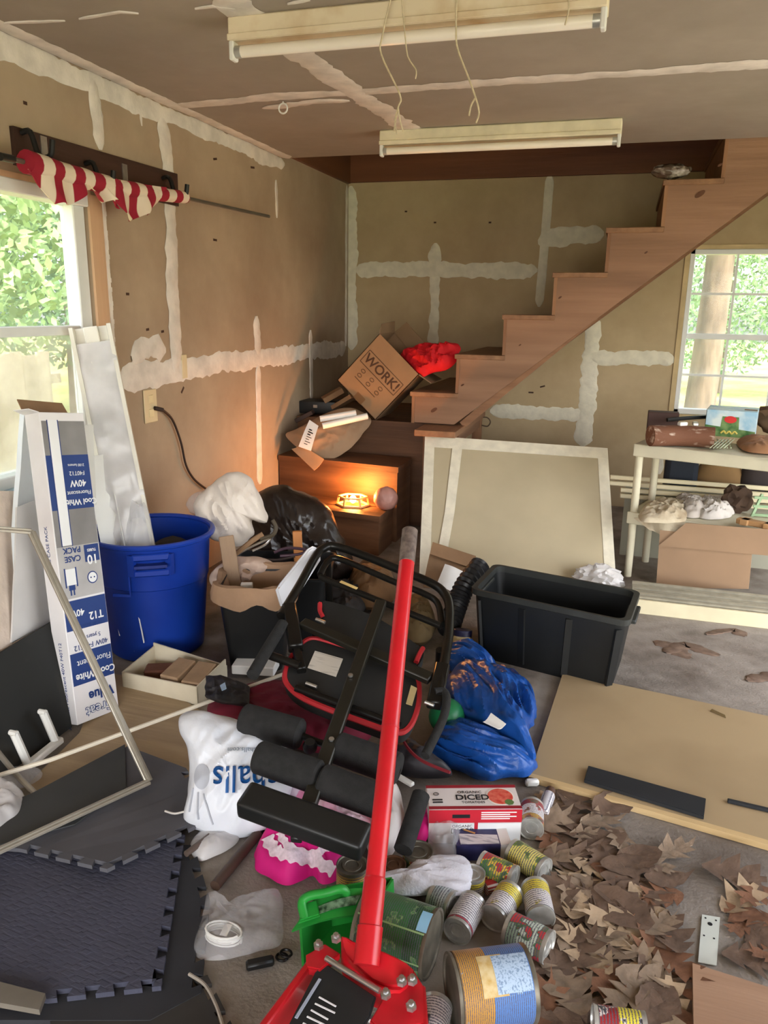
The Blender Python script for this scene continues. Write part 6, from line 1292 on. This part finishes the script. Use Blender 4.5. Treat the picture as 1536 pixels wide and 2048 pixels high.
for i, (x, y) in enumerate(((564, 1914), (572, 1908))):
    c_ = PZ(x, y, .004+.005*i); tag(obj('key_ring', (lambda b: (tube(b, [c_+V((.014*math.cos(a), .011*math.sin(a), .002*i)) for a in [k*math.pi/8 for k in range(16)]], .003, 6, True), b)[1])(B()), blackst), ('small black ring by the zip bag, lying flat', 'small black ring by the zip bag, lying on the flat ring')[i], 'ring')
brn = mat('brown_tube_paint', (74, 56, 46), .5, var=.2)
tag(obj('brown_pole', (lambda b: (tube(b, [PZ(430, 1772, .016), PZ(515, 1668, .016)], .015, 12), b)[1])(B()), brn), 'dark brown round pole on the floor between the mats and the pink garment', 'pole')
tag(obj('thin_pole', (lambda b: (tube(b, [PZ(372, 1708, .03), PZ(440, 1656, .025)], .009, 10), b)[1])(B()), mat('grey_brown_pole', (104, 90, 82), .4, metal=.4)), 'thin grey pole at the toothed foam edge under the shopping bag', 'pole')
# wood corner and bracket
tag(obj('pine_board', (lambda b: (prism(b, [PZ(*p) for p in ((1385, 1926, .025), (1600, 1994, .025), (1640, 2250, .025), (1390, 2200, .025))], (0, 0, -.02)), b)[1])(B()), wood('reddish_pine', (150, 116, 92), (180, 146, 120), 0, sc=7), None, False), 'reddish pine board end with a knot at the leaf edge', 'board')
br2 = thing('metal_bracket', 'white enamel metal strap with screw holes under the pine board', 'bracket', PZ(1420, 1880, 0))
part(br2, 'strap', mat('white_enamel', (206, 212, 206), .35, var=.06), lambda bm: prism(bm, [PZ(*p) for p in ((1404, 1830, .003), (1440, 1836, .003), (1433, 1932, .003), (1396, 1925, .003))], (0, 0, .002)), False)
for x, y, r_ in ((1420, 1848, .006), (1411, 1836, .0025), (1432, 1841, .0025), (1408, 1871, .0025), (1428, 1877, .0025)):
    part(br2, 'hole', black_ink, lambda bm: lathe(bm, [(0, 0), (r_, 0), (r_, .0006), (0, .0006)], Matrix.Translation(PZ(x, y, .0051)), 12))

# ================================================================== DRY LEAVES
def leaf_mesh(seed, lobes):
    rnd = random.Random(seed); Lh = rnd.uniform(.10, .15); n = 10; bm = B(); mid = []; sides = {-1: [], 1: []}
    k1_, k2_, tw = rnd.uniform(-1.5, 4), rnd.uniform(-.8, 1.0), rnd.uniform(-.4, .4)
    def lift(x, y): return .004+k1_*y*y+abs(k2_)*x*x*1.5+.12*abs(y)*rnd.random()
    for i in range(n+1):
        t = i/n; x = (t-.5)*Lh; mid.append(bm.verts.new((x, .01*math.sin(t*3+seed), lift(x, 0))))
        env = math.sin(math.pi*min(1, t*.92+.05))**.7*.34*Lh
        for s in (-1, 1):
            wv = env*(1 if not lobes else (1.15 if i % 3 == 2 else (.38 if i % 3 == 0 else .75)))*rnd.uniform(.8, 1.15)
            xx = x+(.018 if lobes and i % 3 == 2 else 0); y = s*max(wv, .003)
            sides[s].append(bm.verts.new((xx, y, lift(xx, y)+tw*xx*y*6)))
    for s in (-1, 1):
        for i in range(n): bm.faces.new((mid[i], mid[i+1], sides[s][i+1], sides[s][i]))
    a_ = bm.verts.new((Lh*.5+.03, .012, .012)); bm.faces.new((mid[n], sides[1][n], a_))
    return bm
lcol = [((104, 84, 70), 'dark brown'), ((134, 116, 98), 'grey brown'), ((118, 82, 60), 'russet'), ((168, 146, 120), 'pale tan')]
lmats = [mat('dry_leaf_%d' % i, c, .8, var=.22, sc=30, bump=.3, bsc=80) for i, (c, _) in enumerate(lcol)]
protos = []
for i in range(20):
    me = finish(leaf_mesh(100+i, i % 5 != 4), 'dry_leaf', lmats[(i*3+i//5) % 4], True); protos.append((me, (i*3+i//5) % 4))
rnd = random.Random(5)
def inpoly(x, y, P):
    r = False; j = len(P)-1
    for i in range(len(P)):
        if (P[i][1] > y) != (P[j][1] > y) and x < (P[j][0]-P[i][0])*(y-P[i][1])/(P[j][1]-P[i][1])+P[i][0]: r = not r
        j = i
    return r
dense = [(1108, 1590), (1190, 1640), (1260, 1700), (1330, 1780), (1390, 1850), (1390, 2060), (1065, 2060), (1100, 1900), (1105, 1760), (1090, 1660)]
loose = [(1080, 1570), (1300, 1640), (1536, 1800), (1560, 1930), (1380, 2060), (1060, 2060), (1100, 1750)]
spots = []
tries = 0
while len(spots) < 100 and tries < 20000:
    tries += 1
    x, y = rnd.uniform(1060, 1560), rnd.uniform(1570, 2060)
    if inpoly(x, y, dense) or (rnd.random() < .16 and inpoly(x, y, loose)):
        if all((x-a)**2+(y-b)**2 > 23**2 for a, b in spots) and not (1355 < x < 1480 and 1790 < y): spots.append((x, y))
for i, (x, y) in enumerate(spots):
    me, ci = protos[rnd.randrange(20)] if i % 9 else protos[rnd.choice([0, 5, 10, 15])]
    o = bpy.data.objects.new('dry_leaf', me); C.objects.link(o); p = PZ(x, y, 0)
    o.location = (p.x, p.y, rnd.uniform(.001, .012)); o.rotation_euler = (rnd.uniform(-.12, .12), rnd.uniform(-.12, .12), rnd.uniform(0, 6.28)); s_ = rnd.uniform(.75, 1.25); o.scale = (s_, s_, s_)
    tag(o, lcol[ci][1]+' dry oak leaf lying among the leaf litter on the concrete', 'leaf', lcol[ci][1]+' dry leaves on the floor')
